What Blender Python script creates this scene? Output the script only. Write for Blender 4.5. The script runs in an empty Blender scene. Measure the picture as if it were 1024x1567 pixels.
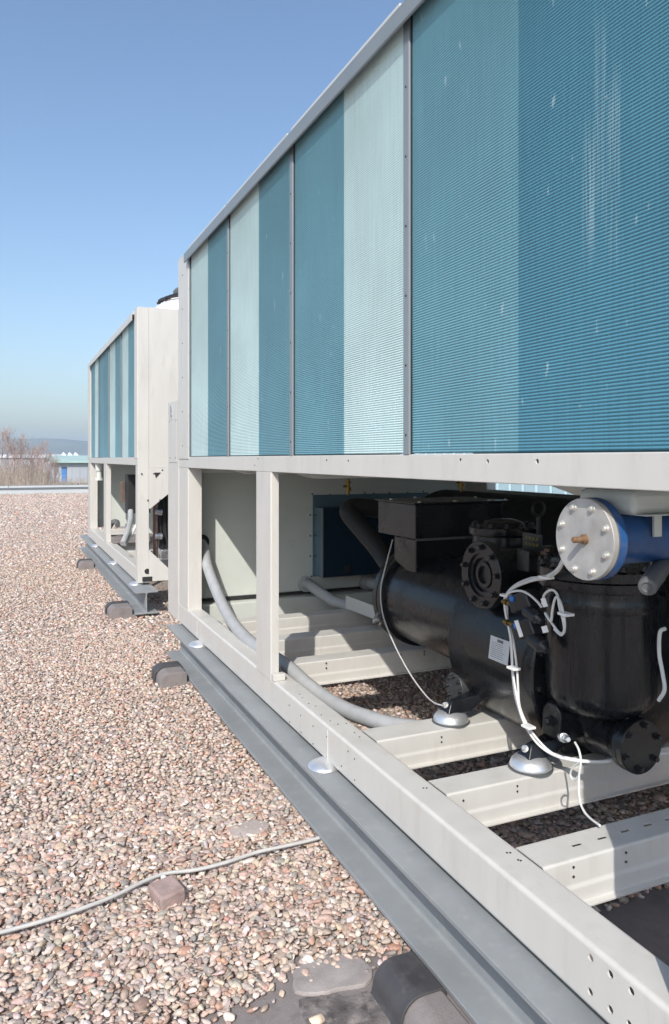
import bpy, bmesh, math, random
import numpy as np
from mathutils import Vector, Matrix, Quaternion

random.seed(7)
rng = np.random.default_rng(7)
S = bpy.context.scene
C = S.collection
R = math.radians

# ------------------------------------------------------------------ camera, sky, sun, exposure
H = 1.28                      # eye height above the roof deck
YAW = R(23.87)
FPX = 1137.0                  # focal length in pixels of the 1024 x 1567 picture
cam_d = bpy.data.cameras.new('camera')
cam_d.sensor_fit = 'VERTICAL'
cam_d.sensor_height = 36.0
cam_d.lens = FPX / 1567 * 36.0
cam_d.shift_y = -(783.5 - 702.0) / 1567
cam_d.clip_start = 0.05
cam_d.clip_end = 8000
cam = bpy.data.objects.new('camera', cam_d)
cam.location = (0, 0, H)
cam.rotation_euler = (R(90), 0, -YAW)
C.objects.link(cam)
S.camera = cam

SUN_EL = R(39)
SUN_DIR = Vector((0.56 * math.cos(SUN_EL), 0.83 * math.cos(SUN_EL), -math.sin(SUN_EL))).normalized()
world = bpy.data.worlds.new('World')
S.world = world
world.use_nodes = True
wn = world.node_tree
for n in list(wn.nodes): wn.nodes.remove(n)
sky = wn.nodes.new('ShaderNodeTexSky')
sky.sky_type = 'NISHITA'
sky.sun_disc = False
sky.sun_elevation = SUN_EL
sky.sun_rotation = math.atan2(-SUN_DIR.x, -SUN_DIR.y)
sky.altitude = 0
sky.air_density = 1.15
sky.dust_density = 1.9
sky.ozone_density = 3.5
bg = wn.nodes.new('ShaderNodeBackground')
bg.inputs['Strength'].default_value = 0.15
wo = wn.nodes.new('ShaderNodeOutputWorld')
wn.links.new(sky.outputs[0], bg.inputs[0])
wn.links.new(bg.outputs[0], wo.inputs[0])

sun_d = bpy.data.lights.new('sun', 'SUN')
sun_d.energy = 3.55
sun_d.angle = R(0.53)
sun_d.color = (1.0, 0.955, 0.89)
sun = bpy.data.objects.new('sun', sun_d)
sun.rotation_euler = SUN_DIR.to_track_quat('-Z', 'Y').to_euler()
sun.location = (-6, -8, 10)
C.objects.link(sun)

S.view_settings.view_transform = 'Standard'
S.view_settings.look = 'None'
S.view_settings.exposure = 0.32
S.view_settings.gamma = 1.0
S.view_settings.use_curve_mapping = False

# ------------------------------------------------------------------ where a sight line meets a plane of the place
SA, CA = math.sin(YAW), math.cos(YAW)
def sight(u, v):
    r = (u - 512.0) / FPX
    return Vector((SA + r * CA, CA - r * SA, -(v - 702.0) / FPX))
def at_x(u, v, X):
    d = sight(u, v); k = X / d.x
    return Vector((X, d.y * k, H + d.z * k))
def at_y(u, v, Y):
    d = sight(u, v); k = Y / d.y
    return Vector((d.x * k, Y, H + d.z * k))
def at_z(u, v, Z):
    d = sight(u, v); k = (Z - H) / d.z
    return Vector((d.x * k, d.y * k, Z))
def zd(D): return H - D

# ------------------------------------------------------------------ materials
def lin(r, g, b):
    def f(c):
        c /= 255.0
        return c / 12.92 if c <= 0.04045 else ((c + 0.055) / 1.055) ** 2.4
    return (f(r), f(g), f(b), 1.0)

def new_mat(name):
    m = bpy.data.materials.new(name); m.use_nodes = True
    nt = m.node_tree
    b = nt.nodes['Principled BSDF']
    return m, nt, b

def paint(name, col, rough=0.45, metal=0.0, var=0.06, scale=6.0, dirt=None, dirt_amt=0.0, bump=0.0, bscale=300.0, coat=0.0, stretch=(1, 1, 1), dscale=9.0):
    m, nt, b = new_mat(name)
    N, L = nt.nodes, nt.links
    tc = N.new('ShaderNodeTexCoord')
    mp = N.new('ShaderNodeMapping'); mp.inputs['Scale'].default_value = stretch
    geo = N.new('ShaderNodeNewGeometry')
    L.new(geo.outputs['Position'], mp.inputs['Vector'])
    nz = N.new('ShaderNodeTexNoise'); nz.inputs['Scale'].default_value = scale; nz.inputs['Detail'].default_value = 6
    L.new(mp.outputs[0], nz.inputs['Vector'])
    ra = N.new('ShaderNodeMapRange')
    ra.inputs['From Min'].default_value = 0.3; ra.inputs['From Max'].default_value = 0.7
    ra.inputs['To Min'].default_value = 1 - var; ra.inputs['To Max'].default_value = 1 + var
    L.new(nz.outputs['Fac'], ra.inputs['Value'])
    mul = N.new('ShaderNodeVectorMath'); mul.operation = 'SCALE'
    mul.inputs[0].default_value = col[:3]
    L.new(ra.outputs[0], mul.inputs['Scale'])
    out = mul.outputs[0]
    if dirt:
        n2 = N.new('ShaderNodeTexNoise'); n2.inputs['Scale'].default_value = dscale; n2.inputs['Detail'].default_value = 9; n2.inputs['Roughness'].default_value = 0.7
        L.new(mp.outputs[0], n2.inputs['Vector'])
        r2 = N.new('ShaderNodeMapRange')
        r2.inputs['From Min'].default_value = 0.52; r2.inputs['From Max'].default_value = 0.75
        r2.inputs['To Max'].default_value = dirt_amt
        L.new(n2.outputs['Fac'], r2.inputs['Value'])
        mx = N.new('ShaderNodeMix'); mx.data_type = 'RGBA'
        L.new(r2.outputs[0], mx.inputs['Factor'])
        L.new(out, mx.inputs['A']); mx.inputs['B'].default_value = dirt
        out = mx.outputs['Result']
    L.new(out, b.inputs['Base Color'])
    rr = N.new('ShaderNodeMapRange')
    rr.inputs['From Min'].default_value = 0.3; rr.inputs['From Max'].default_value = 0.7
    rr.inputs['To Min'].default_value = max(0.02, rough - 0.08); rr.inputs['To Max'].default_value = min(1, rough + 0.08)
    L.new(nz.outputs['Fac'], rr.inputs['Value'])
    L.new(rr.outputs[0], b.inputs['Roughness'])
    b.inputs['Metallic'].default_value = metal
    b.inputs['Coat Weight'].default_value = coat
    if bump > 0:
        nb = N.new('ShaderNodeTexNoise'); nb.inputs['Scale'].default_value = bscale; nb.inputs['Detail'].default_value = 3
        L.new(geo.outputs['Position'], nb.inputs['Vector'])
        bp = N.new('ShaderNodeBump'); bp.inputs['Strength'].default_value = bump; bp.inputs['Distance'].default_value = 0.002
        L.new(nb.outputs['Fac'], bp.inputs['Height'])
        L.new(bp.outputs[0], b.inputs['Normal'])
    return m

M = {}
M['cream'] = paint('cream paint', (0.575, 0.560, 0.522), 0.42, var=0.035, scale=3, dirt=(0.40, 0.365, 0.31, 1), dirt_amt=0.34, bump=0.05, bscale=90, stretch=(4, 4, .9), dscale=5)
M['cream_in'] = paint('cream sheet', (0.60, 0.63, 0.59), 0.5, var=0.03, scale=3, dirt=(0.45, 0.43, 0.37, 1), dirt_amt=0.25)
M['greysheet'] = paint('grey trim', (0.205, 0.235, 0.252), 0.4, metal=0.0, var=0.04, scale=8)
M['lip'] = paint('pale lip', (0.54, 0.54, 0.52), 0.4, var=0.03)
M['beam'] = paint('grey beam paint', (0.258, 0.274, 0.283), 0.5, var=0.09, scale=7, dirt=(0.40, 0.39, 0.37, 1), dirt_amt=0.42, bump=0.12, bscale=220, dscale=22)
M['black'] = paint('black paint', (0.0080, 0.0090, 0.0115), 0.26, var=0.3, scale=9, dirt=(0.040, 0.041, 0.044, 1), dirt_amt=0.10, bump=0.025, bscale=140)
M['blackdull'] = paint('black foam', (0.012, 0.012, 0.013), 0.6, var=0.2, scale=14)
M['blackbolt'] = paint('black bolt', (0.016, 0.017, 0.02), 0.3, var=0.2)
M['silver'] = paint('zinc steel', (0.62, 0.63, 0.64), 0.28, metal=0.9, var=0.1, scale=20)
M['dome'] = paint('pressed zinc', (0.78, 0.79, 0.80), 0.33, metal=0.75, var=0.06, scale=20)
M['steel'] = paint('ground steel plate', (0.43, 0.425, 0.41), 0.52, metal=0.35, var=0.16, scale=26, dirt=(0.36, 0.29, 0.22, 1), dirt_amt=0.35)
M['zinc'] = paint('plated bolt', (0.68, 0.67, 0.62), 0.35, metal=0.7, var=0.1, scale=40)
M['rust'] = paint('rusty brass', (0.22, 0.135, 0.075), 0.55, metal=0.35, var=0.3, scale=60)
M['blue'] = paint('blue pipe paint', (0.012, 0.070, 0.215), 0.38, var=0.18, scale=14, dirt=(0.20, 0.17, 0.14, 1), dirt_amt=0.35, dscale=30)
M['gasket'] = paint('grey gasket', (0.12, 0.13, 0.14), 0.6)
M['elec'] = paint('blue grey box', (0.10, 0.17, 0.215), 0.4, var=0.05)
M['elec_shaded'] = paint('glossy box front with shade in colour', (0.012, 0.028, 0.048), 0.16, var=0.1)  # darker copy of the box colour, shade painted into its front
M['cast'] = paint('worn casting', (0.045, 0.046, 0.048), 0.42, var=0.2, scale=40)
M['hose'] = paint('grey hose', (0.37, 0.38, 0.385), 0.5, var=0.07, scale=25, dirt=(0.3, 0.26, 0.2, 1), dirt_amt=0.25)
M['cable'] = paint('pale cable', (0.68, 0.68, 0.66), 0.5, var=0.04, scale=30)
M['cablegrey'] = paint('grey cable', (0.50, 0.49, 0.47), 0.6, var=0.06, scale=30)
M['white'] = paint('white plastic', (0.80, 0.80, 0.78), 0.4, var=0.02)
M['brass'] = paint('brass', (0.22, 0.15, 0.04), 0.35, metal=0.85, var=0.2, scale=50)
M['copper'] = paint('copper', (0.20, 0.125, 0.10), 0.45, metal=0.4, var=0.15, scale=30)
M['grey_plastic'] = paint('grey plastic', (0.11, 0.115, 0.12), 0.38, var=0.1)
M['ink'] = paint('dark ink', (0.02, 0.02, 0.022), 0.6, var=0.05)
M['plate'] = paint('label plate', (0.56, 0.57, 0.57), 0.45, var=0.05, scale=60)
M['yellow'] = paint('yellow print', (0.12, 0.11, 0.02), 0.5)
M['bluecap'] = paint('blue cap', (0.02, 0.16, 0.55), 0.4)
M['hole'] = paint('screw hole', (0.03, 0.027, 0.025), 0.8)
M['bitumen'] = paint('bitumen felt', (0.062, 0.060, 0.063), 0.55, var=0.15, scale=18, dirt=(0.26, 0.23, 0.20, 1), dirt_amt=0.28, bump=0.25, bscale=260, dscale=14)
M['felt'] = paint('dusty grey felt', (0.225, 0.2, 0.193), 0.9, var=0.22, scale=9, dirt=(0.10, 0.088, 0.085, 1), dirt_amt=0.75, bump=0.7, bscale=240, dscale=9)
M['rough'] = paint('mottled bitumen', (0.13, 0.115, 0.11), 0.9, var=0.5, scale=26, dirt=(0.40, 0.35, 0.32, 1), dirt_amt=0.9, bump=0.9, bscale=120, dscale=16)
M['sep'] = paint('scuffed black paint', (0.0080, 0.0090, 0.0115), 0.26, var=0.3, scale=9, dirt=(0.06, 0.056, 0.053, 1), dirt_amt=0.16, bump=0.02, bscale=140, stretch=(9, 9, .9), dscale=7)
M['slabfelt'] = paint('pale dusty felt', (0.33, 0.295, 0.28), 0.9, var=0.18, scale=18, dirt=(0.16, 0.14, 0.135, 1), dirt_amt=0.55, bump=0.6, bscale=220, dscale=14)
M['slab'] = paint('dusty slab', (0.45, 0.385, 0.35), 0.9, var=0.12, scale=16, dirt=(0.18, 0.16, 0.15, 1), dirt_amt=0.5, bump=0.5, bscale=180)
M['brick'] = paint('mauve brick', (0.33, 0.24, 0.22), 0.9, var=0.2, scale=25, dirt=(0.42, 0.36, 0.32, 1), dirt_amt=0.5, bump=0.8, bscale=160)
M['parapet'] = paint('pale metal coping', (0.50, 0.53, 0.54), 0.5, var=0.05, scale=1)
M['parapet_dark'] = paint('grey coping joint', (0.30, 0.35, 0.38), 0.5, var=0.05)
M['shed'] = paint('grey cladding', (0.40, 0.42, 0.46), 0.6, var=0.06, scale=0.4)
M['shedroof'] = paint('green sheet roof', (0.42, 0.56, 0.49), 0.5, var=0.06, scale=0.5)
M['door'] = paint('blue door', (0.06, 0.22, 0.55), 0.5, var=0.04)
M['farwhite'] = paint('white sheet', (0.80, 0.80, 0.79), 0.5, var=0.03)
M['twig'] = paint('pinkish twigs', (0.40, 0.28, 0.235), 0.9, var=0.25, scale=0.8)
M['reed'] = paint('dry reed', (0.50, 0.40, 0.32), 0.9, var=0.3, scale=0.6)
M['soil'] = paint('dull field', (0.16, 0.16, 0.09), 0.95, var=0.3, scale=0.02, dirt=(0.22, 0.18, 0.13, 1), dirt_amt=0.6, dscale=0.05)
M['hill'] = paint('wooded hill', (0.12, 0.145, 0.105), 0.95, var=0.35, scale=0.006, dirt=(0.24, 0.25, 0.15, 1), dirt_amt=0.8, dscale=0.012)
M['cladblue'] = paint('pale blue cladding', (0.42, 0.58, 0.64), 0.5, var=0.04, scale=1)

def coil_mat(name, col, marks):
    m, nt, b = new_mat(name)
    N, L = nt.nodes, nt.links
    geo = N.new('ShaderNodeNewGeometry')
    mp = N.new('ShaderNodeMapping'); mp.inputs['Scale'].default_value = (1, 120, 2.2)
    L.new(geo.outputs['Position'], mp.inputs['Vector'])
    nz = N.new('ShaderNodeTexNoise'); nz.inputs['Scale'].default_value = 2.2; nz.inputs['Detail'].default_value = 5
    L.new(mp.outputs[0], nz.inputs['Vector'])
    lo = N.new('ShaderNodeTexNoise'); lo.inputs['Scale'].default_value = 2.3; lo.inputs['Detail'].default_value = 3
    L.new(geo.outputs['Position'], lo.inputs['Vector'])
    ad = N.new('ShaderNodeMath'); ad.operation = 'ADD'
    L.new(nz.outputs['Fac'], ad.inputs[0]); L.new(lo.outputs['Fac'], ad.inputs[1])
    ra = N.new('ShaderNodeMapRange')
    ra.inputs['From Min'].default_value = 0.7; ra.inputs['From Max'].default_value = 1.3
    ra.inputs['To Min'].default_value = 0.88; ra.inputs['To Max'].default_value = 1.12
    L.new(ad.outputs[0], ra.inputs['Value'])
    mul = N.new('ShaderNodeVectorMath'); mul.operation = 'SCALE'; mul.inputs[0].default_value = col
    L.new(ra.outputs[0], mul.inputs['Scale'])
    # small bent-fin scratches, pale
    mp2 = N.new('ShaderNodeMapping'); mp2.inputs['Scale'].default_value = (1, 22, 7)
    L.new(geo.outputs['Position'], mp2.inputs['Vector'])
    n2 = N.new('ShaderNodeTexNoise'); n2.inputs['Scale'].default_value = 1.9; n2.inputs['Detail'].default_value = 2
    L.new(mp2.outputs[0], n2.inputs['Vector'])
    r2 = N.new('ShaderNodeMapRange'); r2.inputs['From Min'].default_value = 0.705; r2.inputs['From Max'].default_value = 0.76
    r2.inputs['To Max'].default_value = 0.6
    L.new(n2.outputs['Fac'], r2.inputs['Value'])
    fac = r2.outputs[0]
    for (y0, y1, z0, z1, amt) in marks:              # patches of combed fins
        sep = N.new('ShaderNodeSeparateXYZ'); L.new(geo.outputs['Position'], sep.inputs[0])
        prod = None
        for axis, a, e, soft in (('Y', y0, y1, 0.006), ('Z', z0, z1, 0.09)):
            for val, sgn in ((a, 1), (e, -1)):
                mr = N.new('ShaderNodeMapRange')
                mr.inputs['From Min'].default_value = val - soft * 0.5 if sgn > 0 else val + soft * 0.5
                mr.inputs['From Max'].default_value = val + soft * 0.5 if sgn > 0 else val - soft * 0.5
                L.new(sep.outputs[axis], mr.inputs['Value'])
                if prod is None: prod = mr.outputs[0]
                else:
                    mm = N.new('ShaderNodeMath'); mm.operation = 'MULTIPLY'
                    L.new(prod, mm.inputs[0]); L.new(mr.outputs[0], mm.inputs[1]); prod = mm.outputs[0]
        st = N.new('ShaderNodeMapRange'); st.inputs['From Min'].default_value = 0.42; st.inputs['From Max'].default_value = 0.62; st.inputs['To Max'].default_value = amt
        L.new(nz.outputs['Fac'], st.inputs['Value'])
        mm = N.new('ShaderNodeMath'); mm.operation = 'MULTIPLY'
        L.new(prod, mm.inputs[0]); L.new(st.outputs[0], mm.inputs[1])
        a2 = N.new('ShaderNodeMath'); a2.operation = 'MAXIMUM'
        L.new(fac, a2.inputs[0]); L.new(mm.outputs[0], a2.inputs[1]); fac = a2.outputs[0]
    mx = N.new('ShaderNodeMix'); mx.data_type = 'RGBA'
    L.new(fac, mx.inputs['Factor']); L.new(mul.outputs[0], mx.inputs['A']); mx.inputs['B'].default_value = (0.55, 0.68, 0.70, 1)
    L.new(mx.outputs['Result'], b.inputs['Base Color'])
    b.inputs['Roughness'].default_value = 0.5
    b.inputs['Metallic'].default_value = 0.15
    return m
M['coil_deep_reflect'] = coil_mat('coil with faint fin reflection', (0.085, 0.252, 0.335), [(1.01, 1.045, H + 0.38, H + 0.68, 0.30), (1.045, 1.075, H + 0.46, H + 0.80, 0.22), (1.075, 1.105, H + 0.40, H + 0.62, 0.36)])  # slab tones put the differing fin reflections into the base colour
M['coil_mid_reflect'] = coil_mat('blue coil', (0.162, 0.358, 0.425), [])
M['coil_blue_reflect'] = coil_mat('coil with medium fin reflection', (0.146, 0.325, 0.388), [])
M['coil_pale_reflect'] = coil_mat('coil with pale fin reflection', (0.57, 0.735, 0.73), [])
M['coil_gap'] = paint('coil backing', (0.05, 0.16, 0.21), 0.6, var=0.1)

def stone_mat():
    m, nt, b = new_mat('river pebbles')
    N, L = nt.nodes, nt.links
    at = N.new('ShaderNodeAttribute'); at.attribute_name = 'Col'
    geo = N.new('ShaderNodeNewGeometry')
    nz = N.new('ShaderNodeTexNoise'); nz.inputs['Scale'].default_value = 130; nz.inputs['Detail'].default_value = 5
    L.new(geo.outputs['Position'], nz.inputs['Vector'])
    ra = N.new('ShaderNodeMapRange'); ra.inputs['From Min'].default_value = 0.3; ra.inputs['From Max'].default_value = 0.7
    ra.inputs['To Min'].default_value = 0.82; ra.inputs['To Max'].default_value = 1.14
    L.new(nz.outputs['Fac'], ra.inputs['Value'])
    mul = N.new('ShaderNodeVectorMath'); mul.operation = 'SCALE'
    L.new(at.outputs['Color'], mul.inputs[0]); L.new(ra.outputs[0], mul.inputs['Scale'])
    L.new(mul.outputs[0], b.inputs['Base Color'])
    b.inputs['Roughness'].default_value = 0.72
    bp = N.new('ShaderNodeBump'); bp.inputs['Strength'].default_value = 0.35; bp.inputs['Distance'].default_value = 0.002
    n2 = N.new('ShaderNodeTexNoise'); n2.inputs['Scale'].default_value = 320
    L.new(geo.outputs['Position'], n2.inputs['Vector'])
    L.new(n2.outputs['Fac'], bp.inputs['Height']); L.new(bp.outputs[0], b.inputs['Normal'])
    return m
M['stone'] = stone_mat()

def deck_mat():
    # roof deck: gravel too far or too deep to tell the pieces apart
    m, nt, b = new_mat('gravel roof deck')
    N, L = nt.nodes, nt.links
    geo = N.new('ShaderNodeNewGeometry')
    vo = N.new('ShaderNodeTexVoronoi'); vo.inputs['Scale'].default_value = 34
    L.new(geo.outputs['Position'], vo.inputs['Vector'])
    sep = N.new('ShaderNodeSeparateColor'); L.new(vo.outputs['Color'], sep.inputs[0])
    cr = N.new('ShaderNodeValToRGB'); e = cr.color_ramp.elements
    e[0].position = 0.0; e[0].color = (0.16, 0.125, 0.105, 1)
    e[1].position = 1.0; e[1].color = (0.62, 0.54, 0.47, 1)
    for p, c in ((0.25, (0.34, 0.24, 0.19, 1)), (0.5, (0.42, 0.34, 0.29, 1)), (0.75, (0.38, 0.36, 0.34, 1))):
        k = cr.color_ramp.elements.new(p); k.color = c
    L.new(sep.outputs[0], cr.inputs[0])
    L.new(cr.outputs[0], b.inputs['Base Color'])
    b.inputs['Roughness'].default_value = 0.9
    bp = N.new('ShaderNodeBump'); bp.inputs['Strength'].default_value = 0.9; bp.inputs['Distance'].default_value = 0.012; bp.invert = True
    L.new(vo.outputs['Distance'], bp.inputs['Height']); L.new(bp.outputs[0], b.inputs['Normal'])
    return m
M['deck'] = deck_mat()
M['bed'] = deck_mat()
M['bed'].name = 'fine gravel bed'
for n_ in M['bed'].node_tree.nodes:
    if n_.type == 'TEX_VORONOI': n_.inputs['Scale'].default_value = 85

# ------------------------------------------------------------------ mesh building
def frame_for(d):
    d = Vector(d).normalized()
    a = Vector((0, 0, 1)) if abs(d.z) < 0.9 else Vector((1, 0, 0))
    x = a.cross(d).normalized(); y = d.cross(x).normalized()
    return x, y, d

class MB:
    def __init__(s): s.v = []; s.f = []
    def add(s, vs, fs):
        o = len(s.v); s.v += [tuple(p) for p in vs]; s.f += [tuple(i + o for i in q) for q in fs]; return s
    def box(s, x0, x1, y0, y1, z0, z1):
        return s.add([(x0, y0, z0), (x1, y0, z0), (x1, y1, z0), (x0, y1, z0), (x0, y0, z1), (x1, y0, z1), (x1, y1, z1), (x0, y1, z1)],
                     [(0, 3, 2, 1), (4, 5, 6, 7), (0, 1, 5, 4), (1, 2, 6, 5), (2, 3, 7, 6), (3, 0, 4, 7)])
    def prism(s, prof, axis, a0, a1):
        n = len(prof)
        def p(q, a):
            if axis == 'y': return (q[0], a, q[1])
            if axis == 'x': return (a, q[0], q[1])
            return (q[0], q[1], a)
        vs = [p(q, a0) for q in prof] + [p(q, a1) for q in prof]
        fs = [(i, (i + 1) % n, n + (i + 1) % n, n + i) for i in range(n)]
        fs += [tuple(reversed(range(n))), tuple(range(n, 2 * n))]
        return s.add(vs, fs)
    def strip(s, prof, axis, a0, a1):
        # thin-sheet polygon whose cap is built as quads between its two sides
        n = len(prof); h = n // 2
        def p(q, a):
            if axis == 'y': return (q[0], a, q[1])
            if axis == 'x': return (a, q[0], q[1])
            return (q[0], q[1], a)
        vs = [p(q, a0) for q in prof] + [p(q, a1) for q in prof]
        fs = [(i, (i + 1) % n, n + (i + 1) % n, n + i) for i in range(n)]
        for i in range(h - 1):
            j = n - 1 - i
            fs.append((i, j, j - 1, i + 1)); fs.append((n + i, n + i + 1, n + j - 1, n + j))
        return s.add(vs, fs)
    def lathe(s, p0, d, prof, n=32, flat=1.0):
        x, y, z = frame_for(d); p0 = Vector(p0)
        vs = []; fs = []
        for (t, r) in prof:
            for k in range(n):
                a = 2 * math.pi * k / n
                vs.append(p0 + z * t + x * (r * math.cos(a)) + y * (r * math.sin(a)))
        m = len(prof)
        for i in range(m - 1):
            for k in range(n):
                k2 = (k + 1) % n
                fs.append((i * n + k, i * n + k2, (i + 1) * n + k2, (i + 1) * n + k))
        if prof[0][1] > 1e-6: fs.append(tuple(reversed(range(n))))
        if prof[-1][1] > 1e-6: fs.append(tuple(range((m - 1) * n, m * n)))
        return s.add(vs, fs)
    def cyl(s, p0, p1, r, r1=None, n=24):
        d = Vector(p1) - Vector(p0)
        return s.lathe(p0, d, [(0, r), (d.length, r if r1 is None else r1)], n)
    def hexbolt(s, p, d, r, h):
        s.lathe(p, d, [(0, r * 1.35), (h * 0.2, r * 1.35)], 14)
        return s.lathe(Vector(p) + Vector(d).normalized() * h * 0.2, d, [(0, r), (h * 0.68, r), (h * 0.8, r * 0.8)], 6)
    def tube(s, pts, r, n=10, sub=6, taper=None):
        P = [Vector(p) for p in pts]
        path = []
        for i in range(len(P) - 1):
            p0 = P[i - 1] if i > 0 else P[i] * 2 - P[i + 1]
            p1, p2 = P[i], P[i + 1]
            p3 = P[i + 2] if i + 2 < len(P) else P[i + 1] * 2 - P[i]
            for k in range(sub):
                t = k / sub
                path.append(0.5 * ((2 * p1) + (p2 - p0) * t + (2 * p0 - 5 * p1 + 4 * p2 - p3) * t * t + (3 * p1 - p0 - 3 * p2 + p3) * t ** 3))
        path.append(P[-1])
        vs = []; fs = []
        tan = (path[1] - path[0]).normalized()
        x, y, _ = frame_for(tan)
        for i, p in enumerate(path):
            if 0 < i < len(path) - 1: t2 = (path[i + 1] - path[i - 1]).normalized()
            elif i == 0: t2 = (path[1] - path[0]).normalized()
            else: t2 = (path[-1] - path[-2]).normalized()
            q = tan.rotation_difference(t2); x = q @ x; y = q @ y; tan = t2
            rr = r if taper is None else r + (taper - r) * i / (len(path) - 1)
            for k in range(n):
                a = 2 * math.pi * k / n
                vs.append(p + x * rr * math.cos(a) + y * rr * math.sin(a))
        for i in range(len(path) - 1):
            for k in range(n):
                k2 = (k + 1) % n
                fs.append((i * n + k, i * n + k2, (i + 1) * n + k2, (i + 1) * n + k))
        fs.append(tuple(reversed(range(n)))); fs.append(tuple(range((len(path) - 1) * n, len(path) * n)))
        return s.add(vs, fs)
    def mesh(s, name, mat, angle=38):
        me = bpy.data.meshes.new(name)
        me.from_pydata(s.v, [], s.f); me.update()
        bm = bmesh.new(); bm.from_mesh(me); bmesh.ops.recalc_face_normals(bm, faces=bm.faces); bm.to_mesh(me); bm.free()
        if mat: me.materials.append(M[mat])
        me.shade_smooth(); me.set_sharp_from_angle(angle=R(angle))
        return me
    def build(s, name, mat, parent=None, bev=0.0, angle=38, origin=None, segs=2):
        if origin is not None:
            o_ = Vector(origin); s.v = [tuple(Vector(p) - o_) for p in s.v]
        me = s.mesh(name, mat, angle)
        o = bpy.data.objects.new(name, me); C.objects.link(o)
        if origin is not None: o.location = origin
        if parent: put(o, parent)
        if bev > 0:
            b = o.modifiers.new('edge', 'BEVEL'); b.width = bev; b.segments = segs; b.limit_method = 'ANGLE'; b.angle_limit = R(40)
        w = o.modifiers.new('normals', 'WEIGHTED_NORMAL'); w.keep_sharp = True; w.weight = 60
        return o

WORLD = {}
def world_of(o):
    p = o; L_ = Vector((0, 0, 0))
    while p is not None:
        L_ += WORLD.get(p.name, Vector(p.location)) if False else Vector(p.location)
        p = p.parent
    return L_
def put(o, parent):
    base = world_of(parent)
    o.parent = parent
    o.location = Vector(o.location) - base
def tag(o, label=None, cat=None, group=None, kind=None):
    if label: o['label'] = label
    if cat: o['category'] = cat
    if group: o['group'] = group
    if kind: o['kind'] = kind
    return o
def thing(name, loc, label, cat, group=None):
    o = bpy.data.objects.new(name, None); C.objects.link(o); o.location = loc; o.empty_display_size = 0.1
    return tag(o, label, cat, group)
def share(name, me, loc, parent=None, rot=None):
    o = bpy.data.objects.new(name, me); C.objects.link(o); o.location = loc
    if rot is not None: o.rotation_mode = 'QUATERNION'; o.rotation_quaternion = rot
    if parent: put(o, parent)
    return o
def cut(o, mb):
    me = mb.mesh('cutter', None); t = bpy.data.objects.new('cutter', me); C.objects.link(t)
    t.matrix_world = Matrix.Translation(world_of(o) - Vector(o.location)) if o.parent else Matrix()
    t.location = -world_of(o) + world_of(o)
    for m_ in list(o.modifiers):
        if m_.type == 'WEIGHTED_NORMAL': o.modifiers.remove(m_)
    md = o.modifiers.new('cut', 'BOOLEAN'); md.object = t; md.solver = 'EXACT'; md.operation = 'DIFFERENCE'
    bpy.context.view_layer.update()
    dg = bpy.context.evaluated_depsgraph_get()
    nm = bpy.data.meshes.new_from_object(o.evaluated_get(dg))
    o.modifiers.remove(md); o.data = nm
    nm.shade_smooth(); nm.set_sharp_from_angle(angle=R(38))
    bpy.data.objects.remove(t)
    w = o.modifiers.new('normals', 'WEIGHTED_NORMAL'); w.keep_sharp = True
def orient(d): return Vector((0, 0, 1)).rotation_difference(Vector(d).normalized())

def sheet(pts, th, rad=0.008, k=4):
    # folded sheet: rounded centre line, thickened to a closed 2D polygon
    P = [Vector(p).to_2d() if len(p) == 3 else Vector(p) for p in pts]
    line = [P[0]]
    for i in range(1, len(P) - 1):
        a = (P[i - 1] - P[i]).normalized(); b = (P[i + 1] - P[i]).normalized()
        p0 = P[i] + a * rad; p2 = P[i] + b * rad
        for j in range(k + 1):
            t = j / k
            line.append(p0 * (1 - t) ** 2 + P[i] * 2 * t * (1 - t) + p2 * t * t)
    line.append(P[-1])
    L_, R_ = [], []
    for i, p in enumerate(line):
        d = (line[min(i + 1, len(line) - 1)] - line[max(i - 1, 0)]).normalized()
        n = Vector((-d.y, d.x)) * th / 2
        L_.append(tuple(p + n)); R_.append(tuple(p - n))
    return L_ + R_[::-1]

# ------------------------------------------------------------------ the setting
def plane(name, x0, x1, y0, y1, z, mat):
    mb = MB(); mb.add([(x0, y0, z), (x1, y0, z), (x1, y1, z), (x0, y1, z)], [(0, 1, 2, 3)])
    return tag(mb.build(name, mat), kind='structure')
plane('terrain', -3500, 3500, -3000, 4500, -2.4, 'soil')
rb = MB(); rb.box(-45, 45, -25, 29.3, -2.39, 0.0)
tag(rb.build('roof_deck', 'deck'), kind='structure')

hb = MB()
hx = np.linspace(-2600, 2600, 120)
vs = []; n_h = len(hx)
for row, (yy, hs) in enumerate(((1350, 0.0), (1500, 0.55), (1650, 1.0), (1900, 0.6))):
    for x in hx:
        h = 30 + 9 * math.sin(x * 0.0021 + 0.6) + 6 * math.sin(x * 0.0057 + 2.0) + 2.2 * math.sin(x * 0.021) + random.uniform(-1, 1)
        vs.append((x, yy, -3 + hs * (h + 4)))
fs = [(r * n_h + i, r * n_h + i + 1, (r + 1) * n_h + i + 1, (r + 1) * n_h + i) for r in range(3) for i in range(n_h - 1)]
hb.add(vs, fs)
tag(hb.build('hills', 'hill', angle=80), kind='structure')

# parapet of the gravel roof
pr = thing('parapet', (0, 29, 0), 'low pale metal parapet at far edge of the gravel roof', 'parapet')
MB().box(-44, 44, 28.85, 29.2, 0.001, 0.20).build('upstand', 'parapet', pr, bev=0.01)
MB().box(-44, 44, 28.80, 29.26, 0.203, 0.235).build('joint_strip', 'parapet_dark', pr)
for i in range(30):
    MB().box(-44 + i * 2.94, -44 + i * 2.94 + 2.925, 28.77, 29.29, 0.238, 0.30).build('coping', 'parapet', pr, bev=0.008)

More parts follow.
